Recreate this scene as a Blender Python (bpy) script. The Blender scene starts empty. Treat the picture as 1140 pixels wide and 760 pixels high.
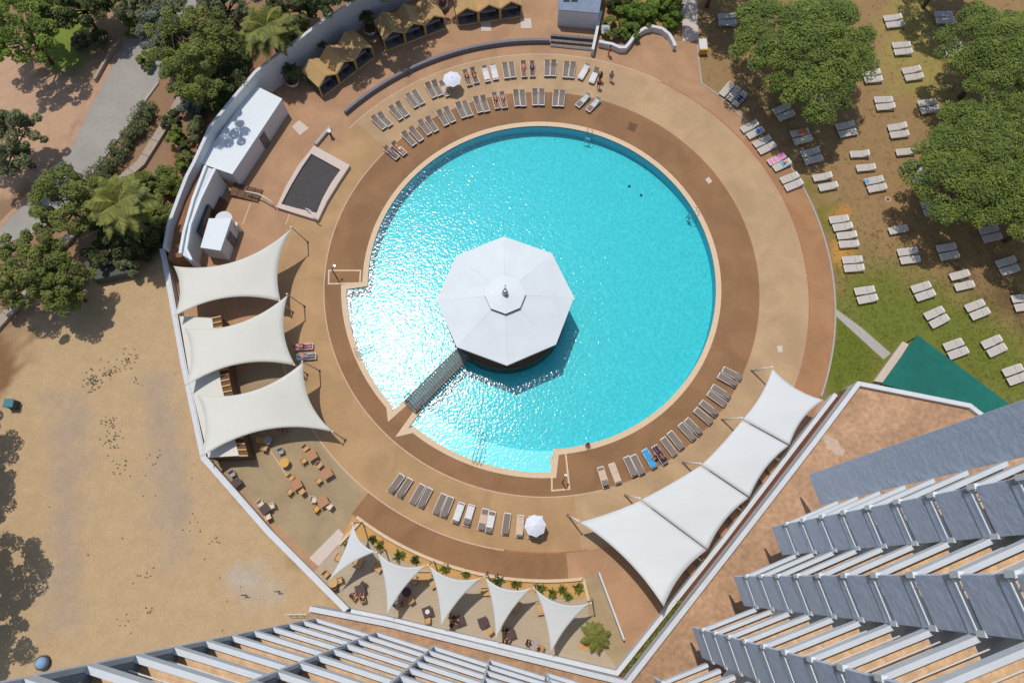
import bpy, bmesh, math, random
import numpy as np
from mathutils import Vector, Matrix
from mathutils.geometry import tessellate_polygon
random.seed(7); rng = np.random.default_rng(7)
D = bpy.data; COL = bpy.context.scene.collection; R = math.radians
# ------------------------------------------------------------ camera calibration (survey of the photograph)
F, H, CU, CV, NV = 820.0, 70.0, 570.0, 380.0, 643.0
TH = math.atan2(NV-CV, F); CT, ST = math.cos(TH), math.sin(TH)
def P(u, v, z=0.0):
    """plan position of a surveyed point lying at height z"""
    dx, dy, dz = u-CU, -(v-CV), -F
    y = dy*CT-dz*ST; zz = dy*ST+dz*CT
    t = (H-z)/-zz
    return Vector((dx*t, y*t, z))
def proj(x, y, z=0.0):
    rz = z-H
    yc = y*CT+rz*ST; zc = -y*ST+rz*CT
    return CU+F*x/-zc, CV-F*yc/-zc
C = Vector((3.047, 29.492, 0))
def pol(r, deg, z=0.0):
    return Vector((C.x+r*math.cos(R(deg)), C.y+r*math.sin(R(deg)), z))
def ang(u, v): 
    p = P(u, v)-C; return math.degrees(math.atan2(p.y, p.x))
# ------------------------------------------------------------ materials
def lin(c): 
    return tuple(((x/255)/12.92 if x/255 <= .04045 else ((x/255+.055)/1.055)**2.4) for x in c)
def S(r, g, b, k=.86):
    l = lin((r, g, b)); return tuple(min(.85, x*k) for x in l)
MC = {}
def mat(name, col, rough=.8, var=.12, scale=3.0, bump=0.0, bscale=None, spec=.3, metal=0.0, streak=None, col2=None, detail=6, big=0.0):
    if name in MC: return MC[name]
    m = D.materials.new(name); m.use_nodes = True; nt = m.node_tree; N, L = nt.nodes, nt.links
    b = N['Principled BSDF']; b.inputs['Roughness'].default_value = rough; b.inputs['Metallic'].default_value = metal
    b.inputs['Specular IOR Level'].default_value = spec
    tc = N.new('ShaderNodeTexCoord'); src = tc.outputs['Object']
    if streak:
        mp = N.new('ShaderNodeMapping'); mp.inputs['Scale'].default_value = streak; L.new(src, mp.inputs['Vector']); src = mp.outputs[0]
    n = N.new('ShaderNodeTexNoise'); n.inputs['Scale'].default_value = scale; n.inputs['Detail'].default_value = detail; n.inputs['Roughness'].default_value = .6
    L.new(src, n.inputs['Vector'])
    mr = N.new('ShaderNodeMapRange'); mr.inputs['From Min'].default_value = .3; mr.inputs['From Max'].default_value = .7
    L.new(n.outputs['Fac'], mr.inputs['Value'])
    mx = N.new('ShaderNodeMix'); mx.data_type = 'RGBA'
    c2 = col2 if col2 else tuple(min(.9, x*(1+var)) for x in col); c1 = col if col2 else tuple(x*(1-var) for x in col)
    mx.inputs[6].default_value = (*c1, 1); mx.inputs[7].default_value = (*c2, 1)
    L.new(mr.outputs[0], mx.inputs[0]); out = mx.outputs[2]
    if big:
        n2 = N.new('ShaderNodeTexNoise'); n2.inputs['Scale'].default_value = .3; n2.inputs['Detail'].default_value = 8; n2.inputs['Distortion'].default_value = .8; L.new(tc.outputs['Object'], n2.inputs['Vector'])
        mr2 = N.new('ShaderNodeMapRange'); mr2.inputs['From Min'].default_value = .35; mr2.inputs['From Max'].default_value = .65
        mr2.inputs['To Min'].default_value = 1-big; mr2.inputs['To Max'].default_value = 1+big; L.new(n2.outputs['Fac'], mr2.inputs['Value'])
        v = N.new('ShaderNodeVectorMath'); v.operation = 'SCALE'; L.new(out, v.inputs[0]); L.new(mr2.outputs[0], v.inputs['Scale']); out = v.outputs[0]
    L.new(out, b.inputs['Base Color'])
    if bump:
        bn = N.new('ShaderNodeTexNoise'); bn.inputs['Scale'].default_value = bscale or scale*3; bn.inputs['Detail'].default_value = 5; L.new(src, bn.inputs['Vector'])
        bp = N.new('ShaderNodeBump'); bp.inputs['Strength'].default_value = 1; bp.inputs['Distance'].default_value = bump
        L.new(bn.outputs['Fac'], bp.inputs['Height']); L.new(bp.outputs[0], b.inputs['Normal'])
    MC[name] = m; return m
M = lambda n: MC[n]
WHITE = mat('white_render', S(216, 218, 220), .7, .05, 1.5, .004, 30)
mat('white_roof', S(228, 234, 236), .6, .03, 2)
mat('grey_wall', S(128, 142, 160), .75, .14, .9, .05, 1.6, streak=(1, 1, .5))
mat('tower_panel', S(196, 210, 228, 1.0), .7, .07, 1.2, .05, 2.0)
mat('parapet', S(214, 220, 226), .6, .06, .8, .004, 20)
mat('dark_gap', (.05, .05, .055), .8)
mat('deck_brown', S(150, 112, 78), .85, .07, 4, .003, 40, big=.11)
mat('deck_beige', S(188, 157, 120), .85, .06, 4, .003, 40, big=.11)
mat('deck_tan', S(184, 148, 106), .85, .06, 4, .003, 40, big=.11)
mat('deck_orange', S(172, 128, 90), .85, .07, 4, .003, 40, big=.11)
mat('deck_pink', S(182, 142, 108), .85, .06, 3, .003, 40, big=.11)
mat('deck_grey', S(170, 148, 114), .85, .06, 3, .003, 40, big=.11)
mat('terrace_board', S(186, 168, 142), .8, .10, 2.2, .004, 6, streak=(.5, 4, 1))
mat('coping', S(224, 196, 162), .8, .07, 3, .003, 30)
mat('pale_line', S(216, 182, 156), .8, .15, 5)
mat('red_line', S(176, 116, 88), .8, .2, 3)
mat('kerb_grey', S(178, 172, 164), .8, .08, 3); mat('slate_wall', S(128, 126, 132), .8, .08, 3)
mat('pale_slab', S(214, 196, 182), .8, .05, 3)
mat('asphalt', S(166, 160, 150), .9, .06, 2, .004, 60, big=.06)
mat('verge', S(190, 152, 124), .95, .12, 2, .01, 20, big=.1)
mat('stone', S(176, 160, 142), .9, .15, 3, .01, 8)
mat('sail_cream', S(222, 219, 206), .6, .02, .6, spec=.2, big=.02)
mat('sail_white', S(220, 222, 220), .55, .03, .35, .03, .5, spec=.25, streak=(.6, 1.6, 1))
mat('steel', S(190, 192, 195), .3, .03, 4, metal=.8)
mat('dark_metal', (.05, .055, .06), .5)
mat('sling', S(134, 120, 108), .8, .12, 14)
mat('lounger_frame', S(224, 220, 214), .5, .03, 4)
mat('lawn_sling', S(208, 198, 188), .7, .06, 10)
mat('wood_light', S(216, 172, 104), .7, .15, 4, streak=(1, 5, 1))
mat('wood_roof', S(200, 164, 112), .75, .14, 3, .006, 9, streak=(4, .4, 1))
mat('wood_dark', S(112, 82, 60), .75, .18, 5)
mat('wood_grey', S(122, 118, 116), .8, .3, 4, .006, 14)
mat('chair_tan', S(206, 164, 112), .7, .12, 8)
mat('chair_cream', S(226, 208, 186), .7, .06, 8)
mat('table_brown', S(184, 134, 96), .7, .12, 8)
mat('table_plum', S(82, 62, 60), .6, .1, 8)
mat('chair_yellow', S(214, 170, 84), .7, .1, 8)
mat('chair_grey', S(168, 164, 160), .7, .1, 8)
mat('sofa_tan', S(208, 176, 134), .8, .1, 6)
mat('dark_cushion', (.055, .06, .07), .8, .2, 8)
mat('soil', S(152, 108, 78), .95, .2, 2, .01, 20)
mat('sand_bed', S(206, 160, 98), .95, .12, 4, .01, 30)
mat('dark_soil', S(112, 72, 56), .95, .2, 2)
mat('cover', S(72, 68, 68), .7, .22, 1.2, .01, 5, streak=(1, 6, 1))
mat('tarp', S(82, 84, 76), .6, .2, 1.5, .02, 4)
mat('netting', S(22, 108, 96), .75, .12, 1.4, .02, 5, streak=(6, .6, 1), big=.12)
mat('bark', S(120, 96, 76), .9, .25, 5, .02, 10)
mat('tile', S(192, 152, 118), .75, .22, 2.2, .004, 30, big=.13)
mat('floor_tile', S(234, 194, 152), .7, .22, 2.4)
mat('glass_dark', (.03, .04, .05), .1, 0, spec=.5)
mat('teal', S(66, 130, 138), .4, .05); mat('glass_blue', S(150, 180, 210), .15, .05, spec=.6)
mat('umbrella_white', S(232, 234, 242), .6, .02)
mat('skin', S(196, 140, 108), .6, .05, 5); mat('skin_dark', S(150, 98, 74), .6, .05, 5)
mat('hair', (.02, .014, .01), .7); mat('hair_fair', S(150, 110, 66), .7)
for n, c in dict(blue=(30, 110, 190), sky=(70, 160, 210), black=(30, 30, 34), white=(225, 222, 220), red=(200, 60, 50), pink=(226, 150, 190), orange=(232, 120, 40), cream=(236, 224, 170), green=(120, 170, 40), plum=(130, 50, 80), yellow=(232, 196, 40), navy=(36, 50, 96), teal=(40, 150, 150), beige=(214, 186, 160), grey=(130, 130, 136)).items():
    mat('cloth_'+n, S(*c), .8, .08, 8)
# tile roof: add a faint joint grid
def joints(m, sc, dark=.75, w=.03):
    nt = m.node_tree; N, L = nt.nodes, nt.links; b = N['Principled BSDF']
    src = b.inputs['Base Color'].links[0].from_socket
    br = N.new('ShaderNodeTexBrick'); br.offset = 0; br.inputs['Scale'].default_value = sc; br.inputs['Mortar Size'].default_value = w
    br.inputs['Color1'].default_value = (1, 1, 1, 1); br.inputs['Color2'].default_value = (.9, .9, .9, 1); br.inputs['Mortar'].default_value = (dark,)*3+(1,)
    br.inputs['Brick Width'].default_value = .5; br.inputs['Row Height'].default_value = .5
    tc = N.new('ShaderNodeTexCoord'); mp = N.new('ShaderNodeMapping'); mp.inputs['Rotation'].default_value = (0, 0, R(13)); L.new(tc.outputs['Object'], mp.inputs[0]); L.new(mp.outputs[0], br.inputs['Vector'])
    mx = N.new('ShaderNodeMix'); mx.data_type = 'RGBA'; mx.blend_type = 'MULTIPLY'; mx.inputs[0].default_value = 1
    L.new(src, mx.inputs[6]); L.new(br.outputs['Color'], mx.inputs[7]); L.new(mx.outputs[2], b.inputs['Base Color'])
joints(M('tile'), 1.2, .93); joints(M('floor_tile'), 1.6, .86, .03)

def attr_mat(name, rough=.95, amt=.35, scale=6, bump=.03, bscale=25, attr='tint'):
    m = D.materials.new(name); m.use_nodes = True; nt = m.node_tree; N, L = nt.nodes, nt.links; b = N['Principled BSDF']
    b.inputs['Roughness'].default_value = rough; b.inputs['Specular IOR Level'].default_value = .15
    a = N.new('ShaderNodeAttribute'); a.attribute_name = attr
    tc = N.new('ShaderNodeTexCoord'); out = a.outputs['Color']
    for sc, am, de in ((scale, amt, 4), (.8, amt*.3, 6)):
        n = N.new('ShaderNodeTexNoise'); n.inputs['Scale'].default_value = sc; n.inputs['Detail'].default_value = de; n.inputs['Roughness'].default_value = .7
        L.new(tc.outputs['Object'], n.inputs['Vector'])
        mr = N.new('ShaderNodeMapRange'); mr.inputs['From Min'].default_value = .3; mr.inputs['From Max'].default_value = .7
        mr.inputs['To Min'].default_value = 1-am; mr.inputs['To Max'].default_value = 1+am; L.new(n.outputs['Fac'], mr.inputs['Value'])
        v = N.new('ShaderNodeVectorMath'); v.operation = 'SCALE'; L.new(out, v.inputs[0]); L.new(mr.outputs[0], v.inputs['Scale']); out = v.outputs[0]
    L.new(out, b.inputs['Base Color'])
    if bump:
        n = N.new('ShaderNodeTexNoise'); n.inputs['Scale'].default_value = bscale; n.inputs['Detail'].default_value = 3; L.new(tc.outputs['Object'], n.inputs['Vector'])
        bp = N.new('ShaderNodeBump'); bp.inputs['Distance'].default_value = bump; L.new(n.outputs['Fac'], bp.inputs['Height']); L.new(bp.outputs[0], b.inputs['Normal'])
    return m
def leaf_mat(name, col, var=.45, hue=(1.25, 1.0, .6)):
    m = D.materials.new(name); m.use_nodes = True; nt = m.node_tree; N, L = nt.nodes, nt.links; b = N['Principled BSDF']
    b.inputs['Roughness'].default_value = .6; b.inputs['Specular IOR Level'].default_value = .3
    a = N.new('ShaderNodeAttribute'); a.attribute_name = 'v'
    mx = N.new('ShaderNodeMix'); mx.data_type = 'RGBA'
    mx.inputs[6].default_value = (*[c*(1-var) for c in col], 1); mx.inputs[7].default_value = (*[c*(1+var)*h for c, h in zip(col, hue)], 1)
    L.new(a.outputs['Fac'], mx.inputs[0]); L.new(mx.outputs[2], b.inputs['Base Color'])
    tr = N.new('ShaderNodeBsdfTranslucent'); L.new(mx.outputs[2], tr.inputs[0]); ms = N.new('ShaderNodeMixShader'); ms.inputs[0].default_value = .25
    L.new(b.outputs[0], ms.inputs[1]); L.new(tr.outputs[0], ms.inputs[2]); L.new(ms.outputs[0], N['Material Output'].inputs['Surface'])
    MC[name] = m; return m
leaf_mat('leaf_pine', (.15, .235, .065), .5); leaf_mat('leaf_olive', (.15, .175, .08), .4, (1.2, 1.1, 1.0)); leaf_mat('leaf_bright', (.145, .24, .05))
leaf_mat('leaf_dark', (.075, .115, .045)); leaf_mat('leaf_mid', (.15, .205, .06)); leaf_mat('leaf_palm', (.17, .21, .06)); leaf_mat('leaf_silver', (.15, .17, .12), .4, (1.1, 1.1, 1.1)); leaf_mat('leaf_lime', (.12, .22, .04))
# ------------------------------------------------------------ mesh helpers
class MB:
    def __init__(s): s.v = []; s.f = []
    def add(s, vs, fs):
        o = len(s.v); s.v += [tuple(p) for p in vs]; s.f += [tuple(i+o for i in f) for f in fs]; return s
    def box(s, c, d, rz=0, tilt=None):
        hx, hy, hz = d[0]/2, d[1]/2, d[2]/2
        m = Matrix.Translation(c) @ Matrix.Rotation(rz, 4, 'Z')
        if tilt: m = m @ Matrix.Rotation(tilt[0], 4, tilt[1])
        vs = [m @ Vector((x, y, z)) for x in (-hx, hx) for y in (-hy, hy) for z in (-hz, hz)]
        return s.add(vs, [(0, 1, 3, 2), (4, 6, 7, 5), (0, 4, 5, 1), (2, 3, 7, 6), (0, 2, 6, 4), (1, 5, 7, 3)])
    def tube(s, pts, r, n=8, r2=None, cap=True):
        pts = [Vector(p) for p in pts]; k = len(pts); rings = []
        for i, p in enumerate(pts):
            d = (pts[min(i+1, k-1)]-pts[max(i-1, 0)]).normalized()
            a = Vector((0, 0, 1)) if abs(d.z) < .9 else Vector((1, 0, 0))
            x = d.cross(a).normalized(); y = d.cross(x)
            rr = r if r2 is None else r+(r2-r)*i/(k-1)
            rings.append([p+x*rr*math.cos(2*math.pi*j/n)+y*rr*math.sin(2*math.pi*j/n) for j in range(n)])
        vs = [q for rg in rings for q in rg]; fs = []
        for i in range(k-1):
            for j in range(n): fs.append((i*n+j, i*n+(j+1) % n, (i+1)*n+(j+1) % n, (i+1)*n+j))
        if cap: fs += [tuple(range(n))[::-1], tuple(range((k-1)*n, k*n))]
        return s.add(vs, fs)
    def cyl(s, c, r, h, n=20, r2=None):
        c = Vector(c); return s.tube([c, c+Vector((0, 0, h))], r, n, r2)
    def prism(s, poly, z0, z1, hole=None):
        """vertical prism over a plan polygon (ccw or cw), optional hole"""
        po = [Vector((p[0], p[1], 0)) for p in poly]; loops = [po]
        if hole: loops.append([Vector((p[0], p[1], 0)) for p in hole])
        tri = tessellate_polygon(loops); allp = [p for l in loops for p in l]; n = len(allp)
        vs = [(p.x, p.y, z1) for p in allp]
        def up(t):
            a, b, c = (allp[i] for i in t); return t if (b-a).cross(c-a).z > 0 else (t[0], t[2], t[1])
        fs = [up(t) for t in tri]
        if z0 is not None:
            vs += [(p.x, p.y, z0) for p in allp]; fs += [tuple(i+n for i in t[::-1]) for t in fs]
            o = 0
            for l in loops:
                k = len(l)
                for i in range(k): fs.append((o+i, o+(i+1) % k, n+o+(i+1) % k, n+o+i))
                o += k
        return s.add(vs, fs)
    def build(s, name, m, parent=None, smooth=False, loc=None, recalc=True):
        me = D.meshes.new(name); me.from_pydata(s.v, [], s.f); me.materials.append(m)
        if recalc and len(s.v) < 60000:
            bm = bmesh.new(); bm.from_mesh(me); bmesh.ops.recalc_face_normals(bm, faces=bm.faces); bm.to_mesh(me); bm.free()
        if smooth: me.polygons.foreach_set('use_smooth', [True]*len(me.polygons))
        o = D.objects.new(name, me); COL.objects.link(o)
        if parent: o.parent = parent
        if loc is not None: o.location = loc
        return o
def bevel(o, w=.02, seg=2):
    b = o.modifiers.new('bevel', 'BEVEL'); b.width = w; b.segments = seg; b.limit_method = 'ANGLE'; return o
def offset_line(pts, d, closed=False):
    """left-offset (positive d) of a polyline with mitres"""
    n = len(pts); out = []
    for i in range(n):
        p = Vector(pts[i][:2])
        a = Vector(pts[i-1][:2]) if (i > 0 or closed) else None
        b = Vector(pts[(i+1) % n][:2]) if (i < n-1 or closed) else None
        d1 = (p-a).normalized() if a is not None else (b-p).normalized()
        d2 = (b-p).normalized() if b is not None else d1
        n1 = Vector((-d1.y, d1.x)); n2 = Vector((-d2.y, d2.x)); m = (n1+n2)
        m = m.normalized() if m.length > 1e-4 else n1
        c = max(.35, m.dot(n1)); out.append(p+m*(d/c))
    return out
def band(mb, pts, w, z0, z1, side=0):
    """wall strip along a polyline: side 0 centred, +1 to its left, -1 to its right"""
    l = offset_line(pts, w/2 if side == 0 else (w if side > 0 else 0)); r = offset_line(pts, -w/2 if side == 0 else (0 if side > 0 else -w))
    n = len(pts); zt = z1 if isinstance(z1, (list, tuple)) else [z1]*n; vs = []
    for i in range(n): vs += [(l[i].x, l[i].y, z0), (r[i].x, r[i].y, z0), (r[i].x, r[i].y, zt[i]), (l[i].x, l[i].y, zt[i])]
    fs = [(0, 1, 2, 3), tuple((n-1)*4+k for k in (3, 2, 1, 0))]
    for i in range(n-1):
        a = i*4; b = a+4
        fs += [(a+k, a+(k+1) % 4, b+(k+1) % 4, b+k) for k in range(4)]
    mb.add(vs, fs); return mb
def tag(o, label=None, cat=None, group=None, kind=None):
    if label: o['label'] = label
    if cat: o['category'] = cat
    if group: o['group'] = group
    if kind: o['kind'] = kind
    return o
def empty(name, loc=(0, 0, 0), rz=0):
    o = D.objects.new(name, None); COL.objects.link(o); o.location = loc; o.rotation_euler = (0, 0, rz); o.empty_display_size = .3; return o
def copy_tree(o, parent=None):
    c = o.copy(); COL.objects.link(c)
    if parent: c.parent = parent
    for ch in list(o.children): copy_tree(ch, c)
    return c
def struct(o): o['kind'] = 'structure'; return o
def arc(r, a0, a1, step=2.0):
    n = max(2, int(abs(a1-a0)/step)+1); return [pol(r, a0+(a1-a0)*i/(n-1)) for i in range(n)]
def inpoly(x, y, poly):
    c = False; n = len(poly)
    for i in range(n):
        x1, y1 = poly[i]; x2, y2 = poly[i-1]
        if (y1 > y) != (y2 > y) and x < (x2-x1)*(y-y1)/(y2-y1)+x1: c = not c
    return c
def pdist(x, y, poly):
    d = 1e9; n = len(poly)
    for i in range(n):
        x1, y1 = poly[i]; x2, y2 = poly[i-1]; dx, dy = x2-x1, y2-y1
        t = max(0, min(1, ((x-x1)*dx+(y-y1)*dy)/(dx*dx+dy*dy+1e-9))); d = min(d, math.hypot(x-x1-t*dx, y-y1-t*dy))
    return d if inpoly(x, y, poly) else -d
ORD = 'first second third fourth fifth sixth seventh eighth ninth tenth eleventh twelfth thirteenth fourteenth fifteenth sixteenth seventeenth eighteenth nineteenth twentieth'.split()
# ------------------------------------------------------------ GROUND (tinted by what it is made of: gravel, dirt, turf)
GRAVEL = S(196, 166, 126); DIRT = S(156, 124, 96); TURF = S(128, 132, 58); DRY = S(160, 130, 90); OCHRE = S(158, 140, 84); LITTER = S(120, 92, 70); PINK = S(196, 160, 130)
regs = [  # (outline in the survey, colour, softness px)
 ([(-400, 500), (-120, 430), (0, 378), (60, 345), (105, 315), (200, 285), (225, 400), (240, 520), (400, 690), (720, 900), (-900, 1100), (-900, 500)], GRAVEL, 8),
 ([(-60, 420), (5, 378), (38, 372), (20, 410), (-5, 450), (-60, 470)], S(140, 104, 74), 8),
 ([(-100, 95), (-20, 60), (22, 48), (38, 78), (86, 86), (112, 92), (72, 168), (40, 205), (-40, 240), (-100, 200)], PINK, 7),
 ([(42, 26), (80, 12), (118, 30), (126, 48), (98, 66), (82, 86), (60, 80), (50, 55)], S(124, 138, 62), 6),
 ([(120, 10), (135, -30), (160, -30), (158, 20), (130, 46), (104, 88), (88, 82), (100, 60)], S(176, 142, 112), 6),
 ([(205, 215), (180, 190), (195, 150), (240, 90), (290, 60), (312, 40), (318, 58), (262, 110), (215, 190)], S(156, 116, 86), 7),
 ([(776, 45), (760, -80), (1300, -80), (1700, 200), (1700, 900), (1150, 480), (1090, 440), (985, 420), (915, 445), (930, 338), (925, 280), (890, 200), (850, 150), (780, 92)], DRY, 3),
 ([(926, 330), (945, 290), (1010, 300), (1060, 320), (1100, 335), (1180, 400), (1180, 470), (990, 430), (915, 450)], S(116, 122, 52), 34),
 ([(985, 30), (1005, -40), (1035, -40), (1045, 60), (1060, 100), (1040, 120), (1000, 105), (980, 80)], S(162, 146, 84), 24),
 ([(926, 335), (926, 275), (900, 200), (915, 205), (945, 250), (950, 290)], S(128, 120, 56), 12),
 ([(915, 445), (926, 345), (940, 350), (985, 395), (960, 425)], S(108, 118, 44), 6),
 ([(925, 270), (935, 262), (950, 275), (948, 305), (935, 300)], S(196, 146, 74), 7),
 ([(930, 232), (945, 236), (942, 244), (928, 242)], S(196, 140, 74), 5),
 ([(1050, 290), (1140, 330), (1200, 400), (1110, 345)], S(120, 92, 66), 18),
 ([(664, 46), (672, -60), (760, -60), (776, 45)], S(178, 138, 92), 4),
 ([(60, 440), (95, 440), (92, 560), (80, 700), (50, 700), (62, 560)], S(180, 157, 132), 18),
 ([(160, 420), (190, 420), (215, 560), (190, 640), (170, 560)], S(180, 157, 132), 18),
 ([(258, 640), (285, 628), (306, 650), (300, 668), (275, 668)], S(190, 176, 156), 12),
]
def axis(a, b, st, far):
    c = list(np.arange(a, b+.01, st)); s = st; lo, hi = c[0], c[-1]; L1, H1 = [], []
    while hi < far: s *= 1.6; hi += s; lo -= s; H1.append(hi); L1.append(lo)
    return L1[::-1]+c+H1
gx = axis(-64, 60, .8, 3000); gy = axis(-26, 78, .8, 3000)
nx, ny = len(gx), len(gy); gv = []; gc = []
regw = regs
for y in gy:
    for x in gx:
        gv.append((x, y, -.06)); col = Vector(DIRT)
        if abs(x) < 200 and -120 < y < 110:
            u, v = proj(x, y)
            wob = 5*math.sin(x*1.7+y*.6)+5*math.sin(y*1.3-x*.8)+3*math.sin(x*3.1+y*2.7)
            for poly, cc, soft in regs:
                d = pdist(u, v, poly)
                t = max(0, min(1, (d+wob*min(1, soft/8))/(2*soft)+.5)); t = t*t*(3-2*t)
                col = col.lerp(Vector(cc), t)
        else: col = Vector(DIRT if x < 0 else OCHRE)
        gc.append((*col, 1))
gf = []
for j in range(ny-1):
    for i in range(nx-1):
        cx, cy = (gx[i]+gx[i+1])/2-C.x, (gy[j]+gy[j+1])/2-C.y
        if math.hypot(cx, cy) < 23.5: continue
        a = j*nx+i; gf.append((a, a+1, a+nx+1, a+nx))
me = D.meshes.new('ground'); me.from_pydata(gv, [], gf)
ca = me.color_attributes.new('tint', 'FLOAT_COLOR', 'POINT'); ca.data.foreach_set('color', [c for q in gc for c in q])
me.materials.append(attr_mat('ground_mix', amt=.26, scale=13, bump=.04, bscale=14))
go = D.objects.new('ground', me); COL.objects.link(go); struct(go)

def sheet(name, pts, z, m, hole=None):
    return struct(MB().prism(pts, None, z, hole).build(name, M(m)))
def px(l, z=0): return [P(u, v, z) for u, v in l]
# road, verge, boardwalk, path across the lawn
sheet('road', px([(200, -60), (160, 44), (136, 42), (110, 87), (90, 128), (71, 168), (32, 214), (0, 247), (-80, 320), (-300, 480), (-300, 540), (-60, 335), (10, 270), (45, 256), (75, 226), (105, 190), (140, 142), (176, 92), (215, 20), (250, -60)]), .0, 'asphalt')
sheet('pavement', px([(110, 87), (136, 42), (142, 40), (116, 91), (75, 172), (36, 219), (-80, 334), (-80, 320), (0, 247), (32, 214), (71, 168)]), .006, 'verge')
mb = MB(); band(mb, px([(176, 92), (140, 142), (105, 190), (75, 226), (45, 256)]), .3, -.05, .1); struct(mb.build('kerb', M('kerb_grey')))
bw = px([(216, 84), (199, 118), (158, 183), (137, 201), (104, 236), (74, 270), (35, 322), (0, 361), (-60, 430)])
mb = MB(); band(mb, bw, .95, -.1, .35); struct(mb.build('path', M('stone')))
mb = MB()
for i in range(len(bw)-1):
    n = int((bw[i+1]-bw[i]).length/1.6)
    d = (bw[i+1]-bw[i]).normalized()
    for k in range(n): q = bw[i].lerp(bw[i+1], (k+.5)/n); mb.box((q.x, q.y, .352), (.06, .98, .012), math.atan2(d.y, d.x))
struct(mb.build('path_joints', M('dark_metal')))
sheet('lawn_path', px([(926, 340), (928, 349), (984, 400), (992, 393), (960, 365)]), -.045, 'kerb_grey')
sheet('garden_path', px([(757, -40), (774, -40), (778, 45), (760, 46)]), -.045, 'pale_slab')
# ------------------------------------------------------------ POOL DECK
BASE = [(176, 17.83)]
pool = [pol(17.83, a) for a in np.linspace(-87, 183.6, 136)]
pool += [pol(20.0, a) for a in np.linspace(184.2, 226.0-1.6, 24)]
pen = px([(437, 457), (453, 443), (468.5, 457), (454.7, 476.5)])
pool = pool[:-1]+[pen[0], pen[1]]+[pen[2], pen[3]]
a3 = math.degrees(math.atan2(pen[3].y-C.y, pen[3].x-C.x)) % 360
pool += [pol(20.0, a) for a in np.linspace(a3+1, 271.8, 20)]
cop_out = [Vector((p.x, p.y)) for p in offset_line(pool, -.55, True)]
arcR = [(926.8, 338), (922, 280), (909, 240.5), (892, 206)]
deck_out = [P(931, 445)]+[pol(29.85, a) for a in np.linspace(-26, 42, 30)]+px([(800, 105), (781, 92), (778, 68), (776, 45), (752, 46), (750, 44), (745.4, 38), (737.5, 31.6), (726.4, 29), (717, 31.6), (707, 38), (701, 47), (696, 52), (682, 48), (667, 46), (664, 30), (672, -30), (672, -90), (480, -90), (430, -25), (395, 10), (350, 45), (318, 85), (290, 100), (245, 165), (215, 225), (198, 290), (225, 430), (236, 518), (320, 610), (400, 686), (560, 728), (694, 757)])
sheet('pool_deck', deck_out, -.012, 'deck_pink', cop_out)
def ring(name, r0, r1, a0, a1, z, m):
    o = arc(r1, a0, a1, 1.5); i = arc(r0, a1, a0, 1.5)
    if abs(a1-a0) >= 359.9: return sheet(name, o[:-1], z, m, i[:-1])
    return sheet(name, o+i, z, m)
# grey beige floor round the cafe tables and tan floor on the left
sheet('terrace_floor', arc(27.3, 195, 232, 2)+px([(385, 585), (345, 620), (236, 515), (228, 455), (262, 430), (292, 380)]), -.008, 'deck_grey')
ring('tan_ring', 22.2, 27.35, 138, 277, -.004, 'deck_tan')
ring('beige_ring', 22.2, 27.35, -83, 138, -.004, 'deck_beige')
ring('brown_crescent', 27.4, 29.8, 233, 274, -.004, 'deck_brown')
ring('orange_ring', 27.3, 29.85, -30, 36, -.004, 'deck_orange')
sheet('inner_ring', arc(22.25, 0, 357.5, 1.5), 0.0, 'deck_brown', cop_out)
for r_, a0, a1, w_, m in ((22.3, 110, 285, .09, 'pale_line'), (27.35, 196, 262, .1, 'pale_line'), (27.32, 262, 278, .12, 'red_line'), (22.24, -70, 110, .07, 'red_line'), (27.3, -28, 60, .12, 'red_line'), (27.35, 60, 140, .1, 'pale_line')):
    mb = MB(); band(mb, arc(r_, a0, a1, 1), w_, -.02, .005); struct(mb.build('deck_line', M(m)))
mb = MB(); band(mb, arc(29.9, -25, 28, 1), .16, -.2, .05); band(mb, px([(863, 166), (800, 106), (781, 93), (778, 68), (776, 46)]), .16, -.2, .05); struct(mb.build('kerb', M('kerb_grey')))
mb = MB(); band(mb, [P(334, 212), P(327, 226), P(318, 250)], .12, -.02, .004); band(mb, px([(279, 226), (270, 250)]), .12, -.02, .004); band(mb, px([(300, 500), (320, 530), (345, 552)]), .1, -.02, .004); struct(mb.build('deck_line', M('pale_line')))
for q in ([(325, 141), (333, 134), (344, 143), (334, 151)], [(579, 21), (591, 21), (592, 32), (580, 32)], [(379+ 156, 24), (546, 24), (547, 35), (536, 35)], [(785, 200), (789, 197), (793, 202), (789, 205)], [(865, 385), (871, 385), (871, 392), (866, 392)]):
    mb = MB(); mb.prism(px(q), -.02, .03); struct(mb.build('pale_slab', M('pale_slab')))
mb = MB(); mb.prism(px([(701, 136), (710, 139), (706, 147), (698, 144)]), -.02, .02); tag(mb.build('drain_cover', M('wood_dark')), 'square dark drain cover set in the brown ring above the pool', 'drain cover')
# ramp slab and steps near the terrace
sheet('pale_ramp', px([(344, 621), (377, 588), (385, 597), (355, 630)]), .012, 'pale_slab')
# coping
struct(MB().prism(cop_out, -.15, .035, pool).build('pool_coping', M('coping')))
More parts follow.
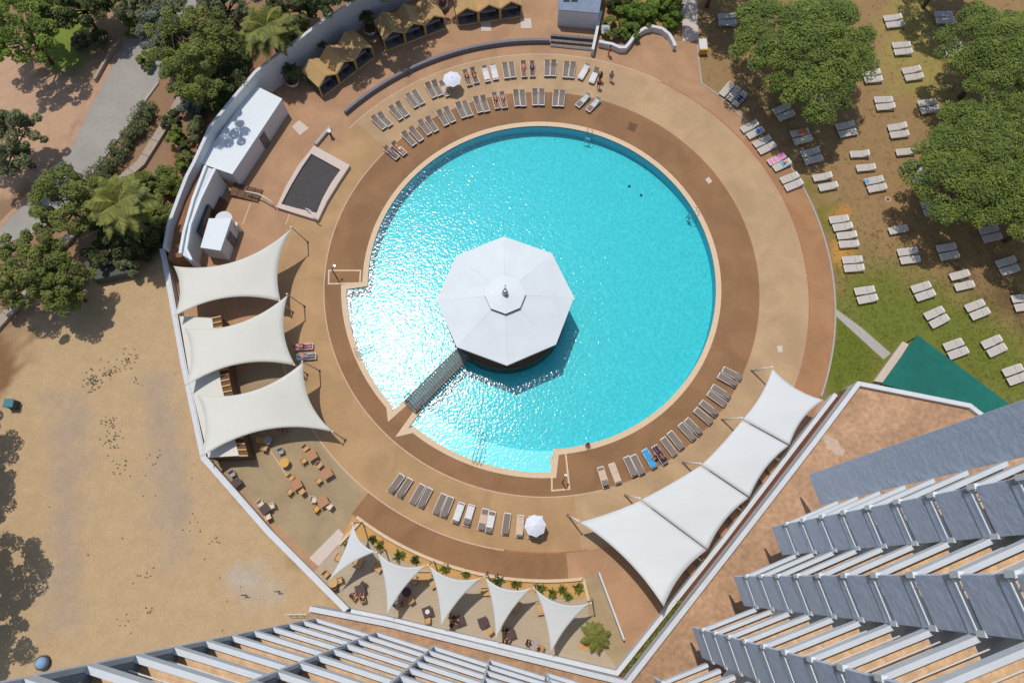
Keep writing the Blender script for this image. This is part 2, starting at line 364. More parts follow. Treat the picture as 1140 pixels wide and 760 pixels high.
# ------------------------------------------------------------ POOL basin, water
def pool_tile_caustics(name, c1, c2):  # voronoi and noise mottle paints the caustic light into the tile colour
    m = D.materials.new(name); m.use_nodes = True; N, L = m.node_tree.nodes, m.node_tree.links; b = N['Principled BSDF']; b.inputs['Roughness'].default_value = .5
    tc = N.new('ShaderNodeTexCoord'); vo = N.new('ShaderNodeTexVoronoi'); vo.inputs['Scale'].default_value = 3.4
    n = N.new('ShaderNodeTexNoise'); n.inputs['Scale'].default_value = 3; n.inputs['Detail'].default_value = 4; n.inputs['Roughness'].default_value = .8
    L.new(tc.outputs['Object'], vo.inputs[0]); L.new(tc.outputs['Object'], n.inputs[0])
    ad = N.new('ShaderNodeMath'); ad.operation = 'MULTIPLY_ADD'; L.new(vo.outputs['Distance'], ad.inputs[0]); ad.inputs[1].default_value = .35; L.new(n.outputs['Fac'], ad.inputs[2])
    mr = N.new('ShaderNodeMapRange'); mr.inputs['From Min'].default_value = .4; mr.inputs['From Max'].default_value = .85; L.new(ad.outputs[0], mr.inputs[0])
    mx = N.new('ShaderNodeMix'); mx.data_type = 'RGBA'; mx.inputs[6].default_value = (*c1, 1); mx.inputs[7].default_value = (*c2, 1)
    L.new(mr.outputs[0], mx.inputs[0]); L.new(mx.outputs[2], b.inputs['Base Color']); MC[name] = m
pool_tile_caustics('pool_tile_caustics', (.10, .42, .46), (.20, .60, .62)); pool_tile_caustics('shelf_tile_caustics', (.80, .74, .74), (.85, .80, .79)); pool_tile_caustics('wall_tile', (.07, .40, .50), (.09, .46, .56))  # floor and shelf carry painted caustics; paler shelf tone stands in for shallower water
mb = MB(); n = len(pool)
vs = [(p.x, p.y, .03) for p in pool]+[(p.x, p.y, -1.5) for p in pool]
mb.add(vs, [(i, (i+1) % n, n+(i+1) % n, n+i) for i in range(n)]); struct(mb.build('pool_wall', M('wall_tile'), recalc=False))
sheet('pool_floor', arc(21, 0, 354, 3), -1.4, 'pool_tile_caustics')
ring('pool_shelf', 17.9, 20.3, a3-1, 273, -.45, 'shelf_tile_caustics')
mb = MB(); mb.add([(p.x, p.y, z) for z in (-.45, -1.4) for p in arc(17.9, a3-1, 273, 2)], [(i, i+1, i+1+len(arc(17.9, a3-1, 273, 2)), i+len(arc(17.9, a3-1, 273, 2))) for i in range(len(arc(17.9, a3-1, 273, 2))-1)]); struct(mb.build('pool_shelf_riser', M('shelf_tile_caustics'), recalc=False))
wm = D.materials.new('water'); wm.use_nodes = True; N, L = wm.node_tree.nodes, wm.node_tree.links; N.clear()
out = N.new('ShaderNodeOutputMaterial'); mix = N.new('ShaderNodeMixShader'); gl = N.new('ShaderNodeBsdfGlossy'); tr = N.new('ShaderNodeBsdfTransparent')
gl.inputs['Roughness'].default_value = .15; gl.inputs['Color'].default_value = (1, 1, 1, 1); tr.inputs['Color'].default_value = (.46, .95, .97, 1)
fr = N.new('ShaderNodeFresnel'); fr.inputs[0].default_value = 1.33; tc = N.new('ShaderNodeTexCoord')
n1 = N.new('ShaderNodeTexNoise'); n1.inputs['Scale'].default_value = 4.0; n1.inputs['Detail'].default_value = 1.5; n1.inputs['Roughness'].default_value = .55
bp = N.new('ShaderNodeBump'); bp.inputs['Distance'].default_value = .031; bp.inputs['Strength'].default_value = 1
L.new(tc.outputs['Object'], n1.inputs[0]); L.new(n1.outputs['Fac'], bp.inputs['Height']); L.new(bp.outputs[0], gl.inputs['Normal']); L.new(bp.outputs[0], fr.inputs['Normal'])
L.new(fr.outputs[0], mix.inputs[0]); L.new(tr.outputs[0], mix.inputs[1]); L.new(gl.outputs[0], mix.inputs[2]); L.new(mix.outputs[0], out.inputs[0])
MC['water'] = wm
sheet('pool_water', pool, -.12, 'water')
# foot-wash basins
def basin(q, label, pu, pv):
    t = empty('foot_shower', P(pu, pv)); tag(t, label, 'shower', 'showers in framed basins beside the pool')
    w = px(q); inn = offset_line(w, .16, True) if True else None
    if (w[1]-w[0]).cross(w[2]-w[1]).z < 0: inn = offset_line(w, -.16, True)
    o = P(pu, pv)
    MB().prism([p-o for p in w], -.02, .05, [Vector((p.x, p.y, 0))-o for p in inn]).build('basin_frame', M('coping'), t)
    b = MB(); b.tube([(0, 0, 0), (0, 0, 2.1)], .06); b.tube([(0, 0, 2.1), (.12, .3, 2.2), (.18, .42, 2.1)], .03); b.build('post', M('dark_metal'), t, True)
    MB().cyl((.18, .42, 2.02), .12, .06).build('shower_head', M('steel'), t)
basin([(365.5, 300.5), (402.5, 300.5), (401.5, 316), (365, 317)], 'dark shower post in the small framed basin at the left end of the pool', 375, 309)
basin([(613, 506), (630.5, 503), (635, 545), (613.5, 547)], 'dark shower post with blue base in the narrow framed basin below the pool', 626, 537)
# pool ladders
def ladder(u, v, label, L_=1.3, w_=.5, rungs=3, rz=None):
    p = P(u, v); a = math.atan2(p.y-C.y, p.x-C.x) if rz is None else rz
    t = empty('pool_ladder', (p.x, p.y, 0), a); tag(t, label, 'pool ladder', 'steel ladders on the pool edge')
    for s in (-1, 1):
        b = MB(); b.tube([(.6, s*w_/2, 0), (.55, s*w_/2, .5), (.3, s*w_/2, .68), (0, s*w_/2, .55), (-.2, s*w_/2, -.1), (-.2-L_*.2, s*w_/2, -1.1)], .03); b.build('rail', M('steel'), t, True)
    for k in range(rungs): MB().box((-.22-.05*k, 0, -.25-.28*k), (.14, w_, .05)).build('rung', M('steel'), t)
ladder(655, 151, 'steel ladder on the upper pool edge above the pavilion')
ladder(771, 238, 'steel ladder on the right hand pool edge')
def steprail(u, v, u2, v2, label):
    t = empty('step_handrail', P(u, v)); tag(t, label, 'handrail', 'handrails into the shallow water'); a = Vector((0, 0, 0)); d = P(u2, v2)-P(u, v); n = Vector((-d.y, d.x, 0)).normalized()
    for s in (-.35, 0, .35):
        b = MB(); b.tube([a+n*s, a+n*s+Vector((0, 0, .85)), a+n*s+d+Vector((0, 0, .35)), a+n*s+d+Vector((0, 0, -.4))], .03); b.build('rail', M('steel'), t, True)
steprail(530, 515, 538, 482, 'three parallel steel rails running into the shallow water below the pavilion')
steprail(397, 395, 417, 387, 'three parallel steel rails at the left edge of the glittering water')
for u, v, l in ((700.5, 207.6, 'left small dark drain grate on the pool floor at upper right'), (713.7, 217.6, 'right small dark drain grate on the pool floor at upper right')):
    p = P(u, v, -1.4); t = MB().cyl((p.x, p.y, -1.4), .16, .05).build('pool_drain', M('dark_metal')); tag(t, l, 'drain', 'drain grates on the pool floor')
# ------------------------------------------------------------ PAVILION on its island
pc = C+Vector((-3.70, -4.0, 0)); pav = empty('pool_pavilion', pc); tag(pav, 'octagonal white pavilion roof with raised cap standing in the pool', 'pavilion')
def octa(r, z, off=1.5, n=8): return [(r*math.cos(R(off+360*i/n)), r*math.sin(R(off+360*i/n)), z) for i in range(n)]
MB().cyl((0, 0, -1.4), 6.0, 1.85, 48).build('island_base', M('tarp'), pav)
MB().cyl((0, 0, .45), 5.8, .04, 48).build('island_floor', M('wood_dark'), pav)
rb = MB(); o1 = octa(6.62, 3.85); o0 = octa(6.62, 3.62); i1 = octa(1.95, 4.72); i0 = octa(6.2, 3.62)
rb.add(o1+o0+i1+i0, [(k, (k+1) % 8, 16+(k+1) % 8, 16+k) for k in range(8)]+[(8+k, 8+(k+1) % 8, (k+1) % 8, k) for k in range(8)]+[(24+k, 24+(k+1) % 8, 8+(k+1) % 8, 8+k) for k in range(8)]+[tuple(range(24, 32))])
ro = rb.build('roof', mat('canvas_roof', S(224, 230, 232), .6, .03, .5, big=.03), pav)
for k in range(8):
    a = Vector(o1[k]); b2 = Vector(i1[k]); MB().tube([a*.99+Vector((0, 0, .03)), b2+Vector((0, 0, .0))], .02, 6).build('roof_seam', WHITE, pav)
cb = MB(); q0 = octa(1.5, 4.70); q1 = octa(1.5, 5.02); q2 = octa(1.9, 5.0); q3 = [(0, 0, 5.35)]
cb.add(q0+q1+octa(1.95, 5.0)+octa(1.95, 5.08)+[(0, 0, 5.4)], [(k, (k+1) % 8, 8+(k+1) % 8, 8+k) for k in range(8)]+[(16+k, 16+(k+1) % 8, 24+(k+1) % 8, 24+k) for k in range(8)]+[(24+k, 24+(k+1) % 8, 32) for k in range(8)]+[tuple(range(16, 24))])
cb.build('roof_cap', M('white_roof'), pav)
fb = MB(); fb.tube([(0, 0, 5.3), (0, 0, 5.7), (.05, -.1, 6.0)], .34, 10, .2); fb.tube([(0, .1, 5.7), (0, .6, 5.9)], .16, 8, .06); fb.build('finial', M('steel'), pav, True)
for k in range(8):
    a = R(24+45*k); MB().tube([(4.9*math.cos(a), 4.9*math.sin(a), .45), (4.9*math.cos(a), 4.9*math.sin(a), 4.0)], .12).build('column', WHITE, pav, True)
MB().cyl((0, 0, .45), 1.8, 1.1, 24).build('bar_counter', M('wood_dark'), pav)
# bridge
b0 = (pen[1]+pen[2])/2; dirb = (pc-b0).normalized(); b0 = b0-dirb*.5; lb = (pc-b0).length-5.8
br = empty('footbridge', b0, math.atan2(dirb.y, dirb.x)); tag(br, 'weathered grey timber footbridge from the deck to the pool pavilion', 'footbridge')
db = MB(); x = 0
while x < lb: db.box((x+.09, random.uniform(-.02, .02), .30+.18*math.sin(math.pi*x/lb)+random.uniform(-.01, .01)), (.23, 1.55, .06)); x += .28
db.build('planks', M('wood_grey'), br)
for s in (-1, 1):
    pts = [(lb*t, s*.78, .2+.18*math.sin(math.pi*t)) for t in np.linspace(0, 1, 8)]
    MB().tube(pts, .08, 6).build('beam', M('wood_dark'), br)
    for t0 in (.03, .93):
        x = lb*t0; MB().tube([(x-.05, s*.82, .2), (x, s*.82, 1.2), (x+.65, s*.82, 1.25), (x+.7, s*.82, .2)], .045, 6).build('handrail', M('dark_metal'), br)
# ------------------------------------------------------------ SAILS
def quad_sail(cs, sag, label, m, group, cat='shade sail', n=16, belly=.0):
    cs = [P(*c) for c in cs]; o = sum(cs, Vector())/4; base = Vector((o.x, o.y, 0))
    t = empty('shade_sail', base); tag(t, label, cat, group)
    cs = [c-base for c in cs]; cen = sum(cs, Vector())/4
    if not isinstance(sag, (list, tuple)): sag = [sag]*4
    vs = []
    for j in range(n+1):
        for i in range(n+1):
            u, v = i/n, j/n
            p = cs[0]*(1-u)*(1-v)+cs[1]*u*(1-v)+cs[2]*u*v+cs[3]*(1-u)*v
            for k, (tt, w) in enumerate(((u, 1-v), (v, u), (u, v), (v, 1-u))):
                a, b = cs[k], cs[(k+1) % 4]; e = b-a; nrm = Vector((-e.y, e.x, 0)).normalized()
                if nrm.dot(cen-(a+b)/2) < 0: nrm = -nrm
                p = p+nrm*(e.length*sag[k]*4*tt*(1-tt)*w**1.5)
            p.z += belly*16*u*(1-u)*v*(1-v)
            vs.append(p)
    fs = [(j*(n+1)+i, j*(n+1)+i+1, (j+1)*(n+1)+i+1, (j+1)*(n+1)+i) for j in range(n) for i in range(n)]
    o = MB().add(vs, fs).build('fabric', m, t, True); sm = o.modifiers.new('thick', 'SOLIDIFY'); sm.thickness = .015
    return t, cs
def tri_sail(cs, sag, label, m, group, n=20):
    cs = [P(*c) for c in cs]; o = sum(cs, Vector())/3; base = Vector((o.x, o.y, 0)); t = empty('shade_sail', base); tag(t, label, 'shade sail', group)
    cs = [c-base for c in cs]; cen = sum(cs, Vector())/3; vs = []; idx = {}
    for i in range(n+1):
        for j in range(n+1-i):
            b = (i/n, j/n, 1-i/n-j/n); p = cs[0]*b[0]+cs[1]*b[1]+cs[2]*b[2]
            for k in range(3):
                q, r = cs[(k+1) % 3], cs[(k+2) % 3]; e = r-q; nr = Vector((-e.y, e.x, 0)).normalized()
                if nr.dot(cen-(q+r)/2) < 0: nr = -nr
                p = p+nr*(e.length*sag[k]*4*b[(k+1) % 3]*b[(k+2) % 3]*(1-b[k]))
            idx[i, j] = len(vs); vs.append(p)
    fs = []
    for i in range(n):
        for j in range(n-i):
            fs.append((idx[i, j], idx[i+1, j], idx[i, j+1]))
            if i+j < n-1: fs.append((idx[i+1, j], idx[i+1, j+1], idx[i, j+1]))
    o = MB().add(vs, fs).build('fabric', m, t, True); sm = o.modifiers.new('thick', 'SOLIDIFY'); sm.thickness = .015
    return t, cs
def mast(t, tip, lean, r=.07, m='steel', name='mast'):
    """pole from the ground to a sail corner, leaning outward"""
    tip = Vector(tip); foot = Vector((tip.x+lean[0], tip.y+lean[1], 0)); top = tip+(tip-foot).normalized()*.25
    MB().tube([foot, top], r, 10, r*.75).build(name, M(m), t, True)
    MB().cyl((foot.x, foot.y, 0), .13, .03, 14).build('mast_foot', M('dark_metal'), t)
    MB().cyl((top.x, top.y, top.z-.04), r*1.05, .08, 12).build('mast_cap', M('lounger_frame'), t)
CR = M('sail_cream'); g = 'large cream sails along the left wall'
t, c = quad_sail([(193, 296, 2.6), (325.3, 253.7, 3.9), (312.6, 335.8, 2.5), (194, 352, 3.6)], (.13, .11, .12, .10), 'topmost of the three large cream shade sails along the left wall', CR, g)
mast(t, c[1], (.5, .3)); mast(t, c[2], (.5, -.2))
t, c = quad_sail([(205, 365, 2.6), (320.5, 328, 4.0), (329, 407, 2.5), (206, 430, 3.6)], (.12, .11, .12, .10), 'middle one of the three large cream shade sails along the left wall', CR, g)
mast(t, c[1], (.5, .3)); mast(t, c[2], (.5, -.2))
t, c = quad_sail([(219, 439, 2.6), (337.5, 403, 4.1), (371.5, 481, 2.4), (223, 509, 3.6)], (.12, .12, .12, .10), 'lowest of the three large cream shade sails, above the cafe tables', CR, g)
mast(t, c[1], (.5, .3)); mast(t, c[2], (.6, -.3))
SW = M('sail_white'); g = 'small white triangular sails over the lower terrace'
fan = [((393, 582), (418.4, 614), (365, 647), 'leftmost'), ((419.5, 614), (476, 628), (431, 685), 'second from the left'), ((477, 628), (538.5, 641.6), (491, 698), 'middle'), ((539.5, 641.6), (593.2, 653.4), (551.6, 712.6), 'fourth from the left'), ((594.5, 653.4), (658, 670.5), (613.4, 727), 'rightmost')]
for a, b, c_, w in fan:
    t, c = tri_sail([(*a, 3.9), (*b, 3.9), (*c_, 3.0)], (.06, .05, .15), f'white triangular shade sail, {w} of the five over the lower terrace', SW, g)
    mast(t, c[0], (.1, .35)); 
    if w == 'rightmost': mast(t, c[1], (.5, .2))
g = 'wide white sails joined in a chain beside the tower podium'
chain = [([(645, 581), (713, 557), (787, 612), (739, 675)], 'lower left end of the white chain of four'), ([(713.6, 556), (780, 518), (833.5, 554), (788, 611.5)], 'second sail from the lower left in the white chain of four'), ([(781, 517.3), (826.4, 467.5), (878, 496), (834.5, 553)], 'third sail from the lower left in the white chain of four'), ([(827, 466.5), (860, 410), (917, 445), (879, 495)], 'upper right end sail in the white chain of four')]
for i, (q, w) in enumerate(chain):
    sg = [(.02, .0, .07, .06), (.012, .0, .065, .0), (.015, .0, .065, .0), (.05, .09, .08, .0)][i]
    zs = (3.0, 3.2, 3.6, 4.6) if i == 0 else ((3.2, 3.2, 3.5, 3.6) if i == 1 else (3.2, 3.2, 3.5, 3.5))
    t, c = quad_sail([(u, v, z) for (u, v), z in zip(q, zs)], sg, 'white shade sail, '+w, SW, g, belly=.12)
    d = (c[0]-c[3]); d.z = 0; d.normalize(); mast(t, c[0]+d*.25, tuple(d.xy*.9), .09, 'lounger_frame')
    if i == 3: d = (c[1]-c[2]); d.z = 0; d.normalize(); mast(t, c[1]+d*.2, tuple(d.xy*.9), .09, 'lounger_frame')
# ------------------------------------------------------------ WALLS and buildings on the left
wt = [(181, 275), (186, 248), (197, 218), (206, 195), (214, 180), (232.6, 139.5), (256, 110.5), (282.6, 79), (309, 58), (335, 39.5), (363, 18), (389.5, 2), (425, -18), (470, -40), (540, -60)]
zt = [3.4, 3.4, 3.4, 3.6, 3.7, 4, 4, 4, 4, 4, 4, 4, 4, 4, 4]
wl = [P(u, v, z) for (u, v), z in zip(wt, zt)]
mb = MB(); band(mb, wl, .35, -.1, zt, -1); o = mb.build('curved_wall', WHITE); tag(o, 'tall curved white wall wrapping the upper left of the pool grounds', 'wall')
wl2 = px([(182, 276), (185, 290), (206, 405), (228, 508), (300, 590), (387, 677)], 1.3)
mb = MB(); band(mb, wl2, .42, -.1, 1.3, -1); o = mb.build('boundary_wall', WHITE); tag(o, 'low white wall between the gravel ground and the sails, bending down to the terrace', 'wall')
mb = MB(); band(mb, [p+Vector((.12, 0, 0)) for p in wl2], .1, 1.3, 1.42, 0); o2 = mb.build('wall_rail', M('lounger_frame'), o)
# raised planting strip and service building
A_ = [(230, 186), (216, 223), (206, 259), (201.6, 283)]; B_ = [(240, 189), (223.7, 222.6), (212.6, 251), (208, 278), (214, 290)]
pb = [P(u, v, 2.4) for u, v in [(221, 181), (205, 215), (192, 250), (187, 288), (202, 286), (207, 259), (217, 223), (231, 186)]]
o = MB().prism(pb, -.1, 2.4).build('raised_bed', M('soil')); tag(o, 'narrow raised strip of dry grass between two white walls at left', 'planting bed')
sb = empty('service_building', P(215, 250)); tag(sb, 'narrow curved white service building with flat parapet roof behind the left kiosk', 'building'); of = P(215, 250)
pa = [P(u, v, 3.3)-of for u, v in A_]; pbb = [P(u, v, 3.3)-of for u, v in B_]
MB().prism([p for p in pa]+[p for p in pbb[::-1]], -.1, 3.3).build('walls', WHITE, sb)
mb = MB(); band(mb, pa, .28, 3.3, 3.6, 0); band(mb, pbb, .25, 3.3, 3.55, 0); mb.build('roof_parapet', M('white_roof'), sb)
w0, w1 = P(249, 226, .0)-of, P(233, 268, .0)-of
mb = MB(); d = (w1-w0); nn = Vector((d.y, -d.x, 0)).normalized()
MB().box(((pbb[1]+pbb[2])/2+Vector((.25, 0, 1.3-3.3))), (.2, 3.2, 1.6), math.atan2((pbb[2]-pbb[1]).y, (pbb[2]-pbb[1]).x)-math.pi/2).build('window', M('glass_dark'), sb)
# white shed with a door
def shed(name, q, z, label, doorat=None, m='white_roof', cat='shed', eave=.08):
    pts = [P(u, v, z) for u, v in q]; o = sum(pts, Vector())/len(pts); o.z = 0; t = empty(name, o); tag(t, label, cat)
    l = [p-o for p in pts]; k = .985
    MB().prism([p*k for p in l], 0, z-.1).build('walls', WHITE, t)
    bevel(MB().prism(l, z-.098, z).build('roof', M(m), t), .02)
    if doorat is not None:
        a, b = l[doorat]*k, l[(doorat+1) % len(l)]*k; d = b-a; mid = a+d*.45; rz = math.atan2(d.y, d.x); nr = Vector((d.y, -d.x, 0)).normalized()
        if nr.dot(mid) < 0: nr = -nr
        mid.z = 0; dr = MB().box(mid+nr*.03+Vector((0, 0, 1.02)), (.95, .07, 2.04), rz).build('door', M('wood_grey'), t)
        MB().box(mid+nr*.09+Vector((0, 0, 1))+d.normalized()*.35, (.04, .06, .16), rz).build('handle', M('dark_metal'), dr)
    return t
t = shed('pool_shed', [(284, 95), (314.3, 110), (258.5, 194), (221, 181)], 2.55, 'long white flat roofed shed against the curved wall, half in tree shade', 1)
# roof ribs
t = shed('kiosk', [(232.4, 243), (257.7, 243), (245.5, 279), (223, 275.5)], 2.5, 'small white box kiosk standing above the top cream sail', 1)
MB().cyl((.4, 1.9, 1.9), .9, .06, 20).build('awning', WHITE, t)
MB().cyl((1.4, 1.6, 0), .28, 1.4, 14).build('gas_bottle', M('lounger_frame'), t)
o = MB().prism(px([(236, 243), (247, 221), (254, 226), (245, 243)]), -.02, .5).build('planter_trough', M('dark_soil')); tag(o, 'dark narrow planting trough beside the small white kiosk', 'planter')
# bar under the sails
fr_ = px([(246, 352), (256, 425), (276, 507)], 2.2); bk = px([(200, 352), (213, 430), (232, 509)], 2.2)
bar = empty('bar_building', (fr_[1]+bk[1])/2*Vector((1, 1, 0)) if False else Vector(((fr_[1].x+bk[1].x)/2, (fr_[1].y+bk[1].y)/2, 0))); tag(bar, 'low bar building with pale metal roof and brown louvred front under the cream sails', 'bar building')
o = bar.location.copy(); o.z = 0
MB().prism([p-o for p in bk]+[p-o for p in fr_[::-1]], 0, 2.1).build('walls', M('wood_dark'), bar)
fi = px([(236, 354), (246, 427), (266, 507)], 2.25)
MB().prism([p-o for p in bk]+[p-o for p in fi[::-1]], 2.105, 2.25).build('roof', M('sail_cream'), bar)
mb = MB()
for i in range(26):
    t_ = i/25; a = fi[0].lerp(fi[1], t_*2) if t_ < .5 else fi[1].lerp(fi[2], t_*2-1); b = fr_[0].lerp(fr_[1], t_*2) if t_ < .5 else fr_[1].lerp(fr_[2], t_*2-1)
    d = b-a; c_ = (a+b)/2-o; mb.box((c_.x, c_.y, 2.2), (d.length, .12, .1), math.atan2(d.y, d.x))
mb.build('louvre', M('wood_light'), bar)
# covered pit (dark cover in a pale raised frame)
cp = empty('covered_basin', P(348, 203)); o = P(348, 203); tag(cp, 'dark covered basin with raised pale frame beside the upper left deck', 'covered basin')
oq = [P(u, v, .45)-o for u, v in [(349.5, 162), (389.5, 184), (377, 203), (364, 224), (354, 245), (331, 238), (307.4, 230.5), (319, 206), (332, 184)]]
iq = [P(u, v, .45)-o for u, v in [(346.5, 171), (379, 189), (369, 203), (359, 221), (352.5, 237), (331, 232), (313, 227), (324, 206), (336, 186)]]
MB().prism(oq, 0, .45, iq).build('frame', M('pale_slab'), cp); MB().prism(iq, 0, .22).build('cover', M('cover'), cp)
# pipes and railings near it
def rail(name, pts, r, m, label, cat):
    o = Vector((pts[0][0], pts[0][1], 0)); ob = MB().tube([Vector(p)-o for p in pts], r, 8).build(name, M(m), None, True, o); tag(ob, label, cat); return ob
rail('handrail', [P(354, 245, .9), P(349, 241, 1.0), P(345, 234, 1.0), P(340, 232, .9)], .06, 'lounger_frame', 'curved pale handrail at the lower corner of the covered basin', 'handrail')
rail('handrail', [P(273, 213, .9), P(288, 216, 1.0), P(302, 224, 1.0), P(306, 232, .2)], .07, 'lounger_frame', 'curved pale handrail below the white shed', 'handrail')
# stairs hollow by the shed
o = MB()
for k in range(4): o.box(P(262+k*8, 211+k*2.2, .09+.08*(3-k)), (.8, 1.5, .16), R(-14))
tag(o.build('steps', M('wood_dark')), 'short dark flight of steps below the corner of the white shed', 'steps')
# grey curb wall arcs
mb = MB(); band(mb, arc(28.9, 87.5, 138, 1), .32, -.05, .6); tag(mb.build('arc_wall', M('slate_wall')), 'long low grey curved wall above the upper lounger row', 'low wall')
mb = MB(); band(mb, px([(351, 160), (367, 141)], .4), .35, -.05, .4); tag(mb.build('stub_wall', M('kerb_grey')), 'short grey wall stub at the top corner of the covered basin', 'low wall')
bo = empty('lamp_bollard', P(369, 152)); tag(bo, 'dark bollard with pale round head above the covered basin', 'bollard')
MB().cyl((0, 0, 0), .12, 1.0).build('post', M('dark_metal'), bo); MB().cyl((0, 0, 1.0), .24, .12, 20).build('head', M('lounger_frame'), bo)
# steps
mb = MB()
for k in range(3):
    a, b = P(613, 42+k*4.6), P(661, 46+k*5); d = b-a; mb.box(((a+b)/2)+Vector((0, 0, .12*(3-k)-.06)), (d.length, .32, .12*(3-k)+.0), math.atan2(d.y, d.x))
tag(mb.build('steps', M('wood_grey')), 'three broad steps between the long grey wall and the white wall stub', 'steps')
mb = MB(); band(mb, px([(660, 55), (664.5, 34), (669, 12)], 1.1), .32, -.05, 1.1); tag(mb.build('white_wall_stub', WHITE), 'straight white wall stub running down from the blue grey building', 'wall')
cw = px([(667, 46), (682, 49), (690, 52.5), (696.4, 52.5), (701, 47.4), (707.4, 38), (717, 31.6), (726.4, 29), (737.5, 31.6), (745.4, 38), (750, 46), (751.7, 51)], .8)
mb = MB(); band(mb, cw, .35, -.05, .8); tag(mb.build('curved_planter_wall', WHITE), 'low S shaped white wall around the round green bushes', 'low wall')
t = shed('pool_office', [(622, -25), (674, -25), (667, 15), (621.5, 11)], 2.6, 'blue grey flat roofed building cut by the top edge of the picture', None, 'grey_wall', 'building')
for k in range(2): MB().box((.9*(k)-1.6, -.6, 2.64), (.7, .9, .1)).build('skylight', M('glass_dark'), t)
# covered cart near garden path
ct = empty('towel_cart', P(781, 54)); tag(ct, 'white topped cart with yellow ends beside the garden path', 'cart')
bevel(MB().box((0, 0, .75), (.9, 1.5, .12)).build('top', M('lounger_frame'), ct)); 
for s in (-1, 1): MB().box((0, s*.85, .45), (.95, .16, .85)).build('end_panel', M('chair_yellow'), ct)
MB().box((0, 0, .35), (.8, 1.5, .6)).build('body', WHITE, ct)
for s, q in (((-1), 0), (1, 0)):
    for r_ in (-1, 1): MB().cyl((s*.35, r_*.6, 0), .06, .08).build('wheel', M('dark_metal'), ct)
# ------------------------------------------------------------ CABANAS
def make_cabana(w=2.5, dp=2.9):
    t = empty('cabana'); e, a = 1.75, 2.65
    mb = MB()
    for s in (-1, 1):
        vs = [(s*w/2, 0, e), (0, 0, a), (0, dp, a), (s*w/2, dp, e)]; up = [(x, y, z+.08) for x, y, z in vs]
        mb.add(vs+up, [(0, 1, 2, 3), (4, 5, 6, 7), (0, 1, 5, 4), (1, 2, 6, 5), (2, 3, 7, 6), (3, 0, 4, 7)])
    mb.build('roof', M('wood_roof'), t)
    fr = MB(); ring_ = [(-w/2+.06, e), (0, a-.02), (w/2-.06, e), (w/2-.06, .05), (-w/2+.06, .05)]
    for y in (0.02, dp-.05):
        for i in range(5):
            p, q = ring_[i], ring_[(i+1) % 5]; fr.tube([(p[0], y, p[1]), (q[0], y, q[1])], .085, 4)
    fr.build('frame', M('wood_light'), t)
    MB().box((0, dp/2, .08), (w-.1, dp-.05, .12)).build('floor', M('wood_grey'), t)
    wl = MB()
    for s in (-1, 1): wl.box((s*(w/2-.05), dp*.6, .9), (.05, dp*.75, 1.6))
    wl.box((0, dp-.1, .9), (w-.15, .05, 1.6)); wl.build('side_wall', M('tarp'), t)
    bevel(MB().box((0, dp*.62, .4), (w*.8, 1.5, .35)).build('daybed', M('chair_grey'), t), .06)
    bevel(MB().box((0, dp-.55, .72), (w*.75, .28, .35)).build('cushion', M('dark_cushion'), t), .06)
    bevel(MB().box((.35, .55, .32), (.5, .5, .3)).build('stool', M('dark_cushion'), t), .05)
    return t
cab0 = None; gi = 0
for (a, b, gname) in (((359, 109), (417.5, 64), 'left'), ((429.5, 57.4), (497, 32), 'middle'), ((509, 29.5), (581, 19), 'right')):
    A, B = P(*a), P(*b); d = (B-A)
    for k in range(3):
        c_ = A+d*((k+.5)/3); L3 = d.length/3
        if cab0 is None: cab0 = make_cabana(); o = cab0
        else: o = copy_tree(cab0)
        o.location = c_; o.rotation_euler = (0, 0, math.atan2(d.y, d.x)); o.scale = (L3/2.5, 1, 1)
        tag(o, f"timber cabana with gabled roof, {['left', 'middle', 'right'][k]} one of the {gname} trio under the curved wall", 'cabana', 'gabled timber cabanas in trios of three')
# ------------------------------------------------------------ PODIUM, planter, canopies
ZP = 2.35
pod = empty('hotel_podium', P(760, 720)); of = P(760, 720); tag(pod, 'low podium with terracotta tiled terrace and white parapet at lower right', 'podium')
pl = [P(u, v, ZP+.45)-of for u, v in [(345, 674.5), (430, 691), (697, 757), (820, 600), (906, 489), (955, 424), (1081, 449), (1098, 462), (1400, 560)]]
back = [Vector((90, -60, 0)), Vector((-16, -60, 0))]
MB().prism(pl+[b-of for b in back], 0, ZP).build('body', WHITE, pod)
MB().prism([p for p in offset_line(pl, -.3)]+[b-of for b in back], None, ZP+.006).build('terrace_floor', M('tile'), pod)
pt = [P(u, v, ZP)-of for u, v in [(917, 478), (920, 484), (926, 487), (933, 490), (936, 497), (941, 501), (937, 508), (930, 506), (926, 501), (920, 499), (918, 491), (914, 487), (914, 481)]]
MB().prism(pt, None, ZP+.010).build('worn_patch', mat('worn_tile', S(204, 176, 152), .8, .2, 3), pod)
mb = MB(); band(mb, pl, .42, ZP-.3, ZP+.45, -1); mb.build('parapet', WHITE, pod)
il = px([(391, 677.5), (430, 685.5), (686, 746), (803.5, 600), (888.5, 489), (929, 437)], 1.3)
iw = empty('terrace_wall', P(690, 735)); o = P(690, 735); tag(iw, 'long white wall and narrow planting trough in front of the podium', 'wall')
mb = MB(); band(mb, [p-o for p in il], .38, -.1, 1.3, -1); mb.build('wall', WHITE, iw)
o2_ = Vector((o.x, o.y))
MB().prism([Vector((p.x, p.y))-o2_ for p in offset_line(il, -.36)]+[Vector((p.x+of.x, p.y+of.y))-o2_ for p in offset_line(pl[:6], -.06)[::-1]], 0, 1.0).build('soil', M('dark_soil'), iw)
